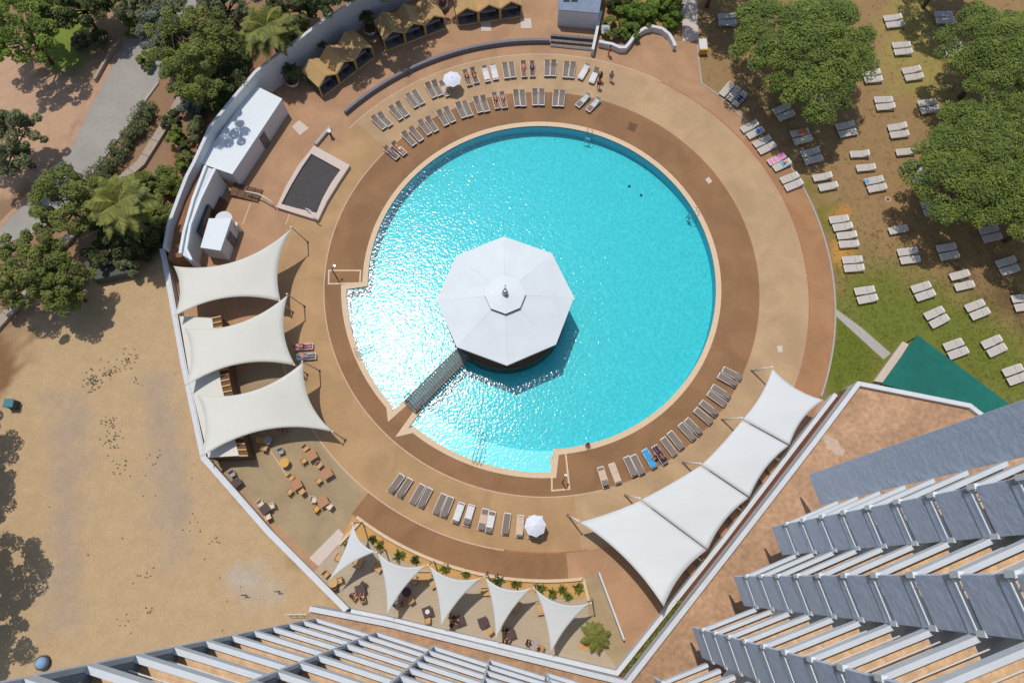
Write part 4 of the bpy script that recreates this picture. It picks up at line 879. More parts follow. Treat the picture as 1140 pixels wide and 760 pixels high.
def sofa(u, v, rz, label, w=1.5, mn='sofa_tan'):
    p = P(u, v, .5); t = empty('outdoor_sofa', (p.x, p.y, 0), R(rz)); tag(t, label, 'sofa', 'low tan sofas on the lower terrace')
    bevel(MB().box((0, 0, .22), (w, .8, .3)).build('seat_base', M(mn), t), .03); bevel(MB().box((0, .36, .52), (w, .14, .4)).build('backrest', M(mn), t), .03)
    for s in (-1, 1): bevel(MB().box((s*(w/2-.06), 0, .42), (.12, .78, .3)).build('armrest', M(mn), t), .02)
    bevel(MB().box((0, -.05, .41), (w-.28, .62, .1)).build('cushion', M('chair_tan'), t), .03)
for x, y, r_, w, l in [(68, 228, -25, .9, 'low tan sofa left of the leftmost small sail'), (142, 248, 160, .9, 'low tan sofa under the right edge of the leftmost small sail'), (228, 268, -35, .95, 'low tan sofa at the shaded corner between first and second small sail'), (383, 315, 60, .8, 'left seat of the tan sofa trio under the third small sail'), (423, 305, 0, 1.5, 'middle sofa of the tan trio under the third small sail'), (465, 335, -60, .9, 'right seat of the tan sofa trio under the third small sail')]: sofa(*Q2(x, y), r_, l, w)
for x, y, r_, w, l in [(85, 372, 0, 1.2, 'low tan sofa under the right end of the third small sail'), (313, 443, -80, 1.1, 'low tan sofa beneath the rightmost small sail'), (205, 430, 60, .9, 'low tan sofa shaded by the fourth small sail')]: sofa(*Q3(x, y), r_, l, w)
for i, (u, v) in enumerate([(858, 520), (850, 531), (828, 557.5), (817, 573), (804, 590), (784, 615), (770, 633)]):
    table(u, v, 38, 'table_brown', f"brown dining table {ordw(i, 7).replace('right', 'lower left').replace('left', 'upper right', 1) if False else ORD[i]+' from the top'} in the shade behind the white sail chain", .9)
    chair(u-5, v-3, 38+180+180, 'chair_tan', f"tan armchair at the brown dining table {ORD[i]} from the top behind the sail chain")
tl_ = [(Q2(155, 365), 'table_plum', False, 'dark table left on the lower terrace', [Q2(168, 345), Q2(130, 395), Q2(165, 405)]), (Q2(40, 335), 'chair_tan', True, 'round tan table in the terrace corner', [Q2(10, 300), Q2(68, 325), Q2(45, 355)]),
 (Q2(352, 375), 'table_plum', True, 'round dark table under the third small sail', [Q2(370, 410), Q2(335, 425)]), (Q2(440, 458), 'table_plum', False, 'dark table with a white tray between second and third small sails', [Q2(440, 495)]), (Q2(575, 495), 'table_plum', False, 'dark table under the third small sail tip', [Q2(545, 480), Q2(550, 515)]),
 (Q3(68, 503), 'table_plum', False, 'dark table in the sun left of the fourth small sail tip', [Q3(95, 540)]), (Q3(183, 552), 'table_plum', False, 'dark table under the fourth small sail', [Q3(160, 535), Q3(165, 585)]), (Q3(285, 600), 'chair_grey', True, 'round grey table near the fifth small sail', [Q3(262, 590), Q3(310, 612)])]
for (u, v), mn, rd, lab, chs in tl_:
    table(u, v, 20, mn, lab, .85, rd)
    for i, c_ in enumerate(chs): chair(*c_, toward(c_, (u, v)), 'chair_tan' if (i+len(lab)) % 3 else 'wood_dark', f"{['first', 'second', 'third'][i]} chair from the left at the {lab}" if len(chs) > 1 else f'single chair at the {lab}')
p = P(*Q2(440, 458), .76); o = MB().cyl((0, 0, 0), .2, .05, 20).build('tray', M('lounger_frame'), None, False, (p.x, p.y, .755)); tag(o, 'white round tray on the dark terrace table', 'tray')
# ------------------------------------------------------------ PEOPLE
def skin_mesh(verts, edges, radii, root=0, sub=1):
    me = D.meshes.new('person'); bm = bmesh.new(); sk = bm.verts.layers.skin.verify(); vl = [bm.verts.new(v) for v in verts]
    for i, v in enumerate(vl):
        r = radii[i]; v[sk].radius = (r, r) if not isinstance(r, tuple) else r; v[sk].use_root = (i == root)
    for a, b in edges: bm.edges.new((vl[a], vl[b]))
    bm.to_mesh(me); bm.free(); o = D.objects.new('tmp', me); COL.objects.link(o)
    o.modifiers.new('s', 'SKIN').use_smooth_shade = True; s = o.modifiers.new('u', 'SUBSURF'); s.levels = sub
    dg = bpy.context.evaluated_depsgraph_get(); m2 = D.meshes.new_from_object(o.evaluated_get(dg)); D.objects.remove(o); return m2
def skeleton(pose):
    J = {}
    def lr(n, p): J[n+'L'] = Vector(p); J[n+'R'] = Vector((-p[0], p[1], p[2]))
    if pose == 'stand':
        J.update(pel=Vector((0, 0, .93)), wst=Vector((0, 0, 1.1)), che=Vector((0, 0, 1.3)), nec=Vector((0, 0, 1.46)), hd1=Vector((0, .02, 1.55)), hd2=Vector((0, .03, 1.66)))
        lr('sh', (.18, 0, 1.38)); lr('el', (.25, -.03, 1.12)); lr('wr', (.24, .1, .9)); lr('hp', (.1, 0, .87)); lr('kn', (.11, .03, .48)); lr('an', (.11, 0, .08)); lr('to', (.12, .16, .04)); J['kneL'] = None
        J['knR'] = Vector((-.11, .1, .49)); J['anR'] = Vector((-.11, .04, .08)); J['toR'] = Vector((-.12, .2, .04))
    elif pose == 'sit':
        J.update(pel=Vector((0, 0, .53)), wst=Vector((0, -.02, .7)), che=Vector((0, 0, .9)), nec=Vector((0, .03, 1.05)), hd1=Vector((0, .06, 1.14)), hd2=Vector((0, .08, 1.25)))
        lr('sh', (.18, 0, .98)); lr('el', (.24, .1, .75)); lr('wr', (.15, .33, .74)); lr('hp', (.1, .02, .5)); lr('kn', (.12, .44, .52)); lr('an', (.12, .42, .1)); lr('to', (.13, .58, .05))
    else:
        J.update(pel=Vector((0, -.1, .49)), wst=Vector((0, .1, .5)), che=Vector((0, .3, .57)), nec=Vector((0, .45, .64)), hd1=Vector((0, .54, .69)), hd2=Vector((0, .64, .72)))
        lr('sh', (.18, .38, .6)); lr('el', (.27, .12, .5)); lr('wr', (.22, -.12, .46)); lr('hp', (.1, -.16, .48)); lr('kn', (.13, -.56, .5)); lr('an', (.12, -.94, .44)); lr('to', (.15, -1.0, .54))
        J['knR'] = Vector((-.13, -.5, .66))
    J.pop('kneL', None); return J
RAD = dict(pel=.13, wst=.115, che=.13, nec=.055, hd1=.075, hd2=.09, sh=.06, el=.042, wr=.03, hp=.095, kn=.06, an=.04, to=.035)
def person_meshes(pose):
    J = skeleton(pose); names = list(J); ix = {n: i for i, n in enumerate(names)}
    ed = [('pel', 'wst'), ('wst', 'che'), ('che', 'nec'), ('nec', 'hd1'), ('hd1', 'hd2')]
    for s in 'LR': ed += [('che', 'sh'+s), ('sh'+s, 'el'+s), ('el'+s, 'wr'+s), ('pel', 'hp'+s), ('hp'+s, 'kn'+s), ('kn'+s, 'an'+s), ('an'+s, 'to'+s)]
    vs = [J[n] for n in names]; rd = [RAD[n.rstrip('LR') if n not in RAD else n] for n in names]; ee = [(ix[a], ix[b]) for a, b in ed]
    hx = []
    for s in 'LR':
        w = J['wr'+s]; d = (w-J['el'+s]).normalized(); sd = d.cross(Vector((0, 0, 1)) if abs(d.z) < .8 else Vector((1, 0, 0))).normalized()
        pi = len(vs); vs.append(w+d*.075); rd.append(.032); ee.append((ix['wr'+s], pi))
        for k, (o_, ln) in enumerate(((-.036, .065), (-.013, .08), (.012, .078), (.035, .06))):
            f1 = len(vs); vs.append(w+d*(.085+ln*.5)+sd*o_*1.1); rd.append(.0095); vs.append(w+d*(.08+ln)+sd*o_*1.2+Vector((0, 0, -.012))); rd.append(.008); ee += [(pi, f1), (f1, f1+1)]
        f1 = len(vs); vs.append(w+d*.06+sd*.055); rd.append(.011); vs.append(w+d*.09+sd*.07); rd.append(.009); ee += [(ix['wr'+s], f1), (f1, f1+1)]
    body = skin_mesh(vs, ee, rd, ix['pel'])
    # nose, ears, eyes pressed onto the head
    h = J['hd1'].lerp(J['hd2'], .55); up = (J['hd2']-J['hd1']).normalized(); fw = Vector((0, 1, 0)) if pose != 'lie' else Vector((0, -.3, 1)); fw = (fw-up*fw.dot(up)).normalized(); sd = up.cross(fw)
    bm = bmesh.new(); bm.from_mesh(body)
    for c_, r_ in ((h+fw*.095, .016), (h+sd*.088, .02), (h-sd*.088, .02), (h+fw*.082+sd*.03+up*.03, .012), (h+fw*.082-sd*.03+up*.03, .012), (h+fw*.084-up*.04, .014)):
        bmesh.ops.create_icosphere(bm, subdivisions=1, radius=r_, matrix=Matrix.Translation(c_))
    bm.to_mesh(body); bm.free()
    body.polygons.foreach_set('use_smooth', [True]*len(body.polygons))
    def shell(ns, es, k, name, add=.0):
        v = [J[n] for n in ns]; r = [RAD[n.rstrip('LR') if n not in RAD else n]*k+add for n in ns]; i2 = {n: i for i, n in enumerate(ns)}
        return skin_mesh(v, [(i2[a], i2[b]) for a, b in es], r, 0)
    top = shell(['che', 'wst', 'shL', 'shR'], [('wst', 'che'), ('che', 'shL'), ('che', 'shR')], 1.1, 't', .012)
    # shorts: hips and upper thighs
    JJ = dict(J); v = [J['pel'], J['hpL'], J['hpR'], J['hpL'].lerp(J['knL'], .45), J['hpR'].lerp(J['knR'], .45)]
    bottom = skin_mesh(v, [(0, 1), (0, 2), (1, 3), (2, 4)], [.15, .11, .11, .095, .095], 0)
    bm = bmesh.new(); bmesh.ops.create_icosphere(bm, subdivisions=2, radius=.105)
    for vv in bm.verts: vv.co = h+up*.022-fw*.022+vv.co
    dele = [f for f in bm.faces if (f.calc_center_median()-h).dot(fw) > .045 and (f.calc_center_median()-h).dot(up) < .06]; bmesh.ops.delete(bm, geom=dele, context='FACES')
    hr = D.meshes.new('hair'); bm.to_mesh(hr); bm.free()
    return body, top, bottom, hr
PM = {p: person_meshes(p) for p in ('stand', 'sit', 'lie')}
def person(pose, loc, rz, label, topc=None, botc='navy', skin='skin', hair='hair', z=0, sc=1.0):
    b, t_, bo_, hr = PM[pose]
    def mk(me, nm, m):
        c = me.copy(); c.materials.clear(); c.materials.append(m); c.name = nm; o = D.objects.new(nm, c); COL.objects.link(o); return o
    o = mk(b, 'person', M(skin)); o.location = (loc[0], loc[1], z); o.rotation_euler = (0, 0, rz); o.scale = (sc,)*3
    for me, nm, m in ((t_, 'top', topc), (bo_, 'shorts', botc), (hr, 'hair', None)):
        if nm == 'hair': q = mk(me, nm, M(hair))
        elif m: q = mk(me, nm, M('cloth_'+m))
        else: continue
        q.parent = o
    tag(o, label, 'person'); return o
def lie(key, label, **k):
    l = LL[key]; return person('lie', l.location, l.rotation_euler.z, label, **k)
lie(('i', 0), 'person in blue swim shorts lying on the leftmost lounger of the inner upper row', botc='blue')
lie(('i', 1), 'person in pale top lying on the second lounger of the inner upper row', topc='beige', botc='white')
lie(('o', 10), 'tanned person with green cloth lying right of the upper parasol', topc='green', botc='orange', skin='skin_dark')
lie(('o', 9), 'person in black swimwear lying just right of the upper parasol', topc='black', botc='black')
lie(('o', 15), 'person in pale green top lying in the outer upper row', topc='cream', botc='red')
lie(('o', 16), 'person in black shorts with sky blue top lying in the outer upper row', topc='sky', botc='black', skin='skin_dark')
lie(('i', 12), 'person in dark swimwear lying on the inner upper row', topc='black', botc='black')
lie(('i', 13), 'person in white top lying on the inner upper row', topc='white', botc='plum')
lie(('r', 5), 'tanned person in navy lying between the pool and the white sails', topc='navy', botc='navy', skin='skin_dark')
lie(('s', 0), 'person in red lying sideways on the upper lounger by the middle cream sail', topc='red', botc='navy')
lie(('s', 1), 'person in white lying sideways on the lower lounger by the middle cream sail', topc='white', botc='sky')
person('sit', P(729, 507, .4), R(150), 'person with red hair sitting on the edge of the blue towel lounger', topc='orange', botc='sky', hair='hair_fair')
person('sit', P(653.5, 494.5), R(200), 'person in red and white sitting on the pool edge below right', topc='red', botc='white', z=-.42)
person('stand', P(669, 84.5, 1), R(30), 'person in black standing right of the white towel loungers', topc='black', botc='black', skin='skin_dark')
person('stand', P(667, 92, 1), R(200), 'person in plum top standing nearest the white towel loungers', topc='plum', botc='black')
person('stand', P(681, 84, 1), R(160), 'person in white top standing apart to the right of the upper rows', topc='white', botc='grey')
person('stand', P(679, 56, .9), R(90), 'person in brown walking below the S shaped white wall', topc='beige', botc='red', skin='skin_dark')
person('sit', P(*Q2(118, 392), .6), toward and R(toward(Q2(118, 392), Q2(155, 365))-90), 'person in grey seated left of the dark table on the lower terrace', topc='grey', botc='navy')
person('sit', P(*Q2(163, 402), .6), R(90-90), 'person in white seated below the dark table on the lower terrace', topc='white', botc='beige')
person('sit', P(*Q2(300, 432), .6), R(-40), 'person in bright blue seated under the second small sail', topc='sky', botc='blue')
person('sit', P(*Q2(335, 424), .6), R(0), 'person in grey top seated beside the person in bright blue', topc='grey', botc='grey')
person('sit', P(*Q2(545, 482), .6), R(-90), 'person in plum seated under the tip of the third small sail', topc='plum', botc='black')
person('sit', P(*Q2(570, 500), .9), R(90), 'person in white seated at the dark table under the third small sail', topc='white', botc='grey')
person('sit', P(*Q3(160, 535), .6), R(-90), 'person in black seated under the fourth small sail', topc='black', botc='black')
person('sit', P(*Q3(165, 588), .6), R(-40), 'person in yellow seated below the fourth small sail', topc='yellow', botc='navy')
person('sit', P(*Q3(262, 588), .6), R(-100), 'person in blue seated at the round grey table', topc='blue', botc='navy')
person('sit', P(*Q3(302, 612), .6), R(60), 'person in grey seated at the round grey table', topc='grey', botc='plum')
person('sit', P(*Q(485, 378), .6), R(120), 'person in plum seated in the shade under the lowest cream sail', topc='plum', botc='navy')
person('stand', P(*Q(462, 372), .9), R(160), 'person in dark clothes standing in the shade under the lowest cream sail', topc='black', botc='navy')
# ------------------------------------------------------------ VEGETATION
def leaf_mesh(name, centers, radii, per, size, elong=1.8, upb=.5, flat=1.0):
    """little leaf quads spread through clumps"""
    k = len(centers); cen = np.repeat(np.array(centers), per, 0); rd = np.repeat(np.array(radii), per)
    n = k*per; d = rng.normal(size=(n, 3)); d /= np.linalg.norm(d, axis=1)[:, None]
    rr = rd*rng.uniform(.55, 1.05, n)**.7; pos = cen+d*rr[:, None]*np.array([1, 1, flat])
    nrm = d*.7+rng.normal(size=(n, 3))*.6+np.array([0, 0, upb]); nrm /= np.linalg.norm(nrm, axis=1)[:, None]
    a = rng.normal(size=(n, 3)); t1 = np.cross(nrm, a); t1 /= np.linalg.norm(t1, axis=1)[:, None]; t2 = np.cross(nrm, t1)
    s = size*rng.uniform(.6, 1.3, n)[:, None]; t1 = t1*s*elong*.5; t2 = t2*s*.5
    v = np.stack([pos-t1, pos-t2*.9, pos+t1, pos+t2*.9], 1).reshape(-1, 3)
    me = D.meshes.new(name); me.vertices.add(4*n); me.vertices.foreach_set('co', v.ravel()); me.loops.add(4*n); me.loops.foreach_set('vertex_index', np.arange(4*n, dtype=np.int32))
    me.polygons.add(n); me.polygons.foreach_set('loop_start', np.arange(0, 4*n, 4, dtype=np.int32)); me.update()
    ck = np.repeat(rng.uniform(0, 1, k), per); vv = np.clip(.5*ck+.5*rng.uniform(0, 1, n), 0, 1)
    at = me.attributes.new('v', 'FLOAT', 'FACE'); at.data.foreach_set('value', vv.astype(np.float32)); me.validate(); return me
def trunk(t, h, r, top, limbs=7, spread=2.0, name='trunk'):
    mb = MB(); lean = Vector((random.uniform(-.4, .4), random.uniform(-.4, .4), 0))
    mb.tube([(0, 0, -.1), tuple(lean*.4+Vector((0, 0, h*.4))), tuple(lean+Vector((0, 0, h*.75)))], r, 8, r*.6)
    b = lean+Vector((0, 0, h*.7))
    for i in range(limbs):
        a = 2*math.pi*i/limbs+random.uniform(-.3, .3); e_ = Vector((math.cos(a)*spread, math.sin(a)*spread, h*random.uniform(.9, 1.05)))
        mb.tube([b, b.lerp(e_, .5)+Vector((0, 0, -.1)), e_], r*.5, 6, r*.12)
    return mb.build(name, M('bark'), t, True)
def crown_pts(R_, hc, thick, n, kind):
    """clump centres: dome shell for pines, loose ball otherwise"""
    pts, rad_ = [], []; lob = [random.uniform(0, 6.28) for _ in range(4)]
    for i in range(n):
        a = random.uniform(0, 2*math.pi); q = math.sqrt(random.random())
        rim = R_*(1+.10*math.sin(3*a+lob[0])+.08*math.sin(5*a+lob[1])+.05*math.sin(9*a+lob[2])); r = q*rim*.93
        if kind == 'pine': z = hc+thick*(1-q**2.2)*random.uniform(.75, 1.0)+.25*math.sin(r*1.3+a*3+lob[3]); rr = random.uniform(.6, 1.05)
        else:
            hgt = thick*math.sqrt(max(0, 1-q*q)); z = hc+hgt*random.uniform(-.5, 1)+random.uniform(-.3, .3); rr = random.uniform(.35, .8)*min(1, R_/2.5)
        pts.append((r*math.cos(a), r*math.sin(a), z)); rad_.append(rr)
    return pts, rad_
def tree(name, u, v, hc, Rr, kind, leafm, label, cat='tree', group=None, dens=1.0, thick=None, lsize=None, tro=(0, 0)):
    p = P(u, v, hc); t = empty(name, (p.x+tro[0], p.y+tro[1], 0)); tag(t, label, cat, group)
    thick = thick or (Rr*.38 if kind == 'pine' else Rr*.7)
    n = int((4.2 if kind == 'pine' else 4.6)*Rr*Rr*dens)+8
    pts, rr = crown_pts(Rr, hc-thick*(.7 if kind == 'pine' else .2), thick, n, kind)
    per = 300 if kind == 'pine' else 190
    me = leaf_mesh('crown', pts, rr, per, lsize or (.135 if kind == 'pine' else .155), 1.7, 1.0, .75); me.materials.append(M(leafm))
    o = D.objects.new('crown', me); COL.objects.link(o); o.parent = t; o.location = (-tro[0], -tro[1], 0)
    trunk(t, max(.5, hc-thick*.3), .07*Rr**.8+.03, None, 8, Rr*.7)
    return t
gp = 'umbrella pines on the lawn'
tree('pine_tree', 906, 44, 8.5, 7.5, 'pine', 'leaf_pine', 'large round bright green pine above the lounger lawn, left of the others', 'tree', gp, 1.3)
tree('pine_tree', 1124, 50, 8.5, 6.2, 'pine', 'leaf_pine', 'bright green pine cut by the upper right picture corner', 'tree', gp, 1.3)
tree('pine_tree', 1104, 176, 8.0, 7.1, 'pine', 'leaf_pine', 'wide bright green pine at the right edge in the middle of the lawn', 'tree', gp, 1.3)
tree('pine_tree', 1165, 150, 7.5, 4.5, 'pine', 'leaf_pine', 'pine mostly outside the right picture edge', 'tree', gp, 1.2)
tree('pine_tree', 1175, 230, 7.5, 4.5, 'pine', 'leaf_mid', 'pine crown just beyond the right edge whose shade reaches the loungers', 'tree', gp, 1.2)
tree('pine_tree', 808, -55, 8, 5.0, 'pine', 'leaf_mid', 'pine beyond the top edge shading the left top of the lawn', 'tree', gp, .9)
tree('pine_tree', 1075, -58, 8.5, 4.5, 'pine', 'leaf_mid', 'pine beyond the top edge between the two right pines', 'tree', gp, .9)
gl_ = 'trees and shrubs outside the curved wall'
L3 = [('broadleaf_tree', 20, 28, 6, 4.6, 'loose', 'leaf_bright', 'bright green broadleaf tree in the upper left corner'), ('broadleaf_tree', 82, 0, 5, 3.6, 'loose', 'leaf_dark', 'dark green tree at the top edge above the grass patch'), ('broadleaf_tree', 118, -18, 5, 3.4, 'loose', 'leaf_mid', 'mid green tree at the top edge left of the road end'),
 ('broadleaf_tree', 4, 156, 5, 3.9, 'loose', 'leaf_olive', 'dark olive tree at the left edge above the road bend'), ('pine_tree', 70, 224, 6.0, 3.7, 'loose', 'leaf_mid', 'tall grey green pine over the road bend left of the palm'), ('pine_tree', 26, 302, 5.5, 4.4, 'loose', 'leaf_mid', 'soft green pine at the left edge below the road bend'), ('pine_tree', 66, 316, 4.5, 2.8, 'loose', 'leaf_mid', 'smaller pine joined to the right of the one at the left edge'),
 ('pine_tree', 210, 42, 7, 4.5, 'loose', 'leaf_mid', 'large loose pine between road end and curved wall'), ('olive_tree', 182, 34, 6, 3.0, 'loose', 'leaf_silver', 'silver grey olive overhanging the end of the road'), ('broadleaf_tree', 168, -5, 6, 3.6, 'loose', 'leaf_olive', 'olive green tree at the top above the road end'), ('broadleaf_tree', 236, 84, 4, 3.4, 'loose', 'leaf_dark', 'dark dense shrub tree left of the palm by the curved wall'),
 ('broadleaf_tree', 250, -2, 4, 3.6, 'loose', 'leaf_olive', 'grey green tree at the top edge left of the upper palm'), ('broadleaf_tree', 328, 0, 4.5, 3.2, 'loose', 'leaf_dark', 'dark green tree right of the upper palm against the wall'), ('broadleaf_tree', 358, -14, 9, 3.2, 'loose', 'leaf_dark', 'dark tree behind the top of the curved wall'), ('broadleaf_tree', 420, -36, 9, 3.4, 'loose', 'leaf_mid', 'tree crown just above the top edge over the curved wall'),
 ('broadleaf_tree', 322, 34, 3, 1.8, 'loose', 'leaf_olive', 'grey green bush just right of the upper palm'), ('broadleaf_tree', 116, 276, 2.5, 1.9, 'loose', 'leaf_dark', 'dark bush above the dark green tarp cover')]
for nm, u, v, h, r_, k, lm, lab in L3: tree(nm, u, v, h, r_, k, lm, lab, 'tree', gl_, 1.1 if lm != 'leaf_silver' else .8, tro=(-2, 4) if h == 9 else (0, 0))
tree('broadleaf_tree', 214, 84, 8.5, 3.0, 'loose', 'leaf_mid', 'tall grey green tree shading the roof of the long white shed', 'tree', gl_, .8, tro=(-3.5, 3.5))
tree('broadleaf_tree', 392, -52, 9, 4.6, 'loose', 'leaf_dark', 'tall tree beyond the top edge shading the left cabana trio', 'tree', gl_, .8, tro=(-1.5, 4))
tree('broadleaf_tree', 440, -92, 9.5, 5.0, 'loose', 'leaf_dark', 'tall tree beyond the top edge shading the middle cabana trio', 'tree', gl_, .8, tro=(-1, 3))
sh = [(215, 113, 2, 1.6, 'leaf_silver', 'pale green rounded shrub above the two trimmed balls'), (222, 143, 1.8, 1.35, 'leaf_olive', 'dull green shrub close to the curved wall'), (196, 152, 1.6, 1.15, 'leaf_bright', 'small bright green ball shrub beside the stone path'), (183, 202, 2.2, 1.9, 'leaf_mid', 'large trimmed ball shrub, upper of two left of the raised bed'), (172, 238, 2.2, 1.9, 'leaf_mid', 'large trimmed ball shrub, lower of two left of the raised bed'),
 (160, 264, 2.2, 2.2, 'leaf_dark', 'dark spreading shrub above the gravel corner'), (146, 288, 1.8, 1.7, 'leaf_olive', 'greyish shrub at the top right of the tarp cover'), (208, 160, 1.2, .9, 'leaf_dark', 'small dark shrub at the foot of the curved wall'), (152, 205, 2, 1.6, 'leaf_mid', 'mid green shrub right of the lower palm trunk'), 
 (116, 245, 2, 1.8, 'leaf_dark', 'dark shrub below the lower palm'), (185, 270, 1.4, 1.3, 'leaf_dark', 'dark shrub touching the corner of the white wall'), (90, 45, 1.2, 1.2, 'leaf_olive', 'pale bush at the edge of the grass patch'), (148, 24, 2.5, 1.6, 'leaf_mid', 'light bush at the top end of the road'), (160, 68, 1.6, 1.0, 'leaf_bright', 'small bright bush jutting onto the road'), (108, 42, 1, 1.2, 'leaf_olive', 'low pale bush by the stone kerb wall'), (250, 110, 1.6, 1.4, 'leaf_dark', 'low dark shrub against the curved wall'), (262, 62, 2, 1.6, 'leaf_dark', 'dark shrub below left of the upper palm')]
sh += [(138, 250, 1.8, 1.7, 'leaf_olive', 'olive shrub between the lower palm and the tarp cover'), (205, 178, 1.4, 1.2, 'leaf_mid', 'small green shrub below the bright ball shrub'), (236, 118, 1.6, 1.3, 'leaf_mid', 'green shrub above the dull green one at the curved wall'), (160, 228, 1.6, 1.4, 'leaf_olive', 'olive shrub between the two trimmed balls and the palm'), (190, 132, 1.4, 1.1, 'leaf_dark', 'dark shrub where the stone path meets the tree shade')]
for u, v, h, r_, lm, lab in sh: tree('shrub', u, v, h*.6, r_, 'loose', lm, lab, 'shrub', gl_, 2.0, r_*.75, .13)
bs = [(682, 30, 1.7, 1.35, 'leaf_mid', 'dark green round bush nearest the white wall stub'), (702, 16, 2, 1.6, 'leaf_lime', 'bright round bush, upper left of the group by the S shaped wall'), (717.5, 16.5, 2, 1.7, 'leaf_lime', 'bright round bush, upper right of the group by the S shaped wall'), (701, 33, 1.6, 1.3, 'leaf_bright', 'bright bush touching the S shaped wall'), (740, 4, 2, 1.8, 'leaf_bright', 'bright bush at the top edge right of the group'), (746.5, 20, 1.8, 1.3, 'leaf_lime', 'small bright bush beside the garden path'), (690, -4, 2, 1.7, 'leaf_dark', 'dark bush at the top edge beside the blue grey building')]
for u, v, h, r_, lm, lab in bs: tree('round_bush', u, v, h*.55, r_, 'loose', lm, lab, 'bush', 'round bushes behind the S shaped wall', 2.4, r_*.7, .12)
# hedge along the road
pts = []; rr = []; hp = px([(172, 122), (158, 142), (140, 168), (118, 198), (108, 212)])
for i in range(len(hp)-1):
    for k in range(34):
        q = hp[i].lerp(hp[i+1], random.random()); pts.append((q.x+random.uniform(-.9, .9)-hp[2].x, q.y+random.uniform(-.8, .8)-hp[2].y, random.uniform(.2, 1.3))); rr.append(random.uniform(.3, .55))
me = leaf_mesh('hedge', pts, rr, 110, .12, 1.6, .6); me.materials.append(M('leaf_olive')); o = D.objects.new('hedge', me); COL.objects.link(o); o.location = hp[2]; tag(o, 'shaggy green hedge between the road and the stone path', 'hedge')
# stone kerb wall near grass patch
mb = MB(); band(mb, px([(104.5, 88), (118, 64), (133.5, 43)], .5), .3, -.05, .5); tag(mb.build('stone_wall', M('stone')), 'low straight stone wall at the upper end of the road', 'low wall')
# trees outside the left edge shading the gravel
tree('broadleaf_tree', -80, 612, 7, 4.6, 'loose', 'leaf_dark', 'tree beyond the lower left edge whose shadow lies on the gravel', 'tree', gl_, 1.0)
tree('broadleaf_tree', -60, 700, 6, 2.6, 'loose', 'leaf_dark', 'smaller tree beyond the lower left edge near the tower', 'tree', gl_, 1.0)
tree('broadleaf_tree', -76, 470, 6, 3.4, 'loose', 'leaf_dark', 'tree beyond the left edge beside the teal bin', 'tree', gl_, 1.0)
tree('broadleaf_tree', -74, 520, 6, 2.8, 'loose', 'leaf_dark', 'tree beyond the left edge below the teal bin', 'tree', gl_, 1.0)
# palms
def palm(u, v, h, ln, label, nf=26, m='leaf_palm', name='palm_tree', group=None, tr_r=.2):
    p = P(u, v, h); t = empty(name, (p.x, p.y, 0)); tag(t, label, 'palm', group)
    MB().tube([(0, 0, -.1), (.05, 0, h*.5), (0, 0, h)], tr_r, 10, tr_r*.75).build('trunk', M('bark'), t, True)
    V, Fc, vals = [], [], []
    for k in range(nf):
        a = 2.4*k+random.uniform(-.2, .2); el = .95-1.25*(k/nf); L_ = ln*random.uniform(.85, 1.1); prev = None
        for i in range(1, 25):
            tt = i/24; x = L_*tt*math.cos(el*(1-.3*tt)); z = h+L_*(tt*math.sin(el)-.55*tt*tt)
            c_ = Vector((x*math.cos(a), x*math.sin(a), z)); d = Vector((math.cos(a), math.sin(a), -.3)); sd = Vector((-math.sin(a), math.cos(a), 0))
            wl_ = ln*.24*math.sin(math.pi*min(1, tt*.9+.12))
            for s in (-1, 1):
                e1 = c_+sd*s*wl_+d*wl_*.7+Vector((0, 0, -.18*wl_)); o_ = len(V); V += [tuple(c_-d*.10*ln/3), tuple(c_+d*.13*ln/3), tuple(e1)]; Fc.append((o_, o_+1, o_+2)); vals.append(random.random())
    me = D.meshes.new('fronds'); me.from_pydata(V, [], Fc); at = me.attributes.new('v', 'FLOAT', 'FACE'); at.data.foreach_set('value', vals); me.materials.append(M(m)); o = D.objects.new('fronds', me); COL.objects.link(o); o.parent = t
palm(296, 30, 6.5, 3.4, 'date palm with arching fronds behind the curved wall', 34)
palm(132, 226, 8, 3.5, 'date palm with drooping fronds beside the gravel corner', 34)
palm(663, 708, 1.2, 1.5, 'young palm in the small sand bed at the right end of the lower terrace', 15, 'leaf_palm', tr_r=.14)
palm(324, 79, 2.2, 1.3, 'dark cycad in the white planter left of the cabanas', 26, 'leaf_dark', 'potted_cycad')
palm(354, 46, 1.6, 1.0, 'dark cycad behind the left cabana trio', 20, 'leaf_dark', 'potted_cycad')
palm(408, 18, 2.0, 1.1, 'dark cycad between the left and middle cabana trios', 20, 'leaf_dark', 'potted_cycad')
for u, v, l, r_ in ((325, 89, 'white bowl planter under the left cycad', .85), (412, 32, 'white bowl planter between the left and middle cabana trios', .8), (492, 4, 'white bowl planter between the middle and right cabana trios', .7)):
    p = P(u, v, .7); t = MB().cyl((0, 0, 0), r_*.7, .75, 28, r_).build('bowl_planter', WHITE, None, True, (p.x, p.y, 0)); tag(t, l, 'planter', 'white bowl planters by the cabanas'); MB().cyl((0, 0, .74), r_*.9, .02, 24).build('soil', M('dark_soil'), t)
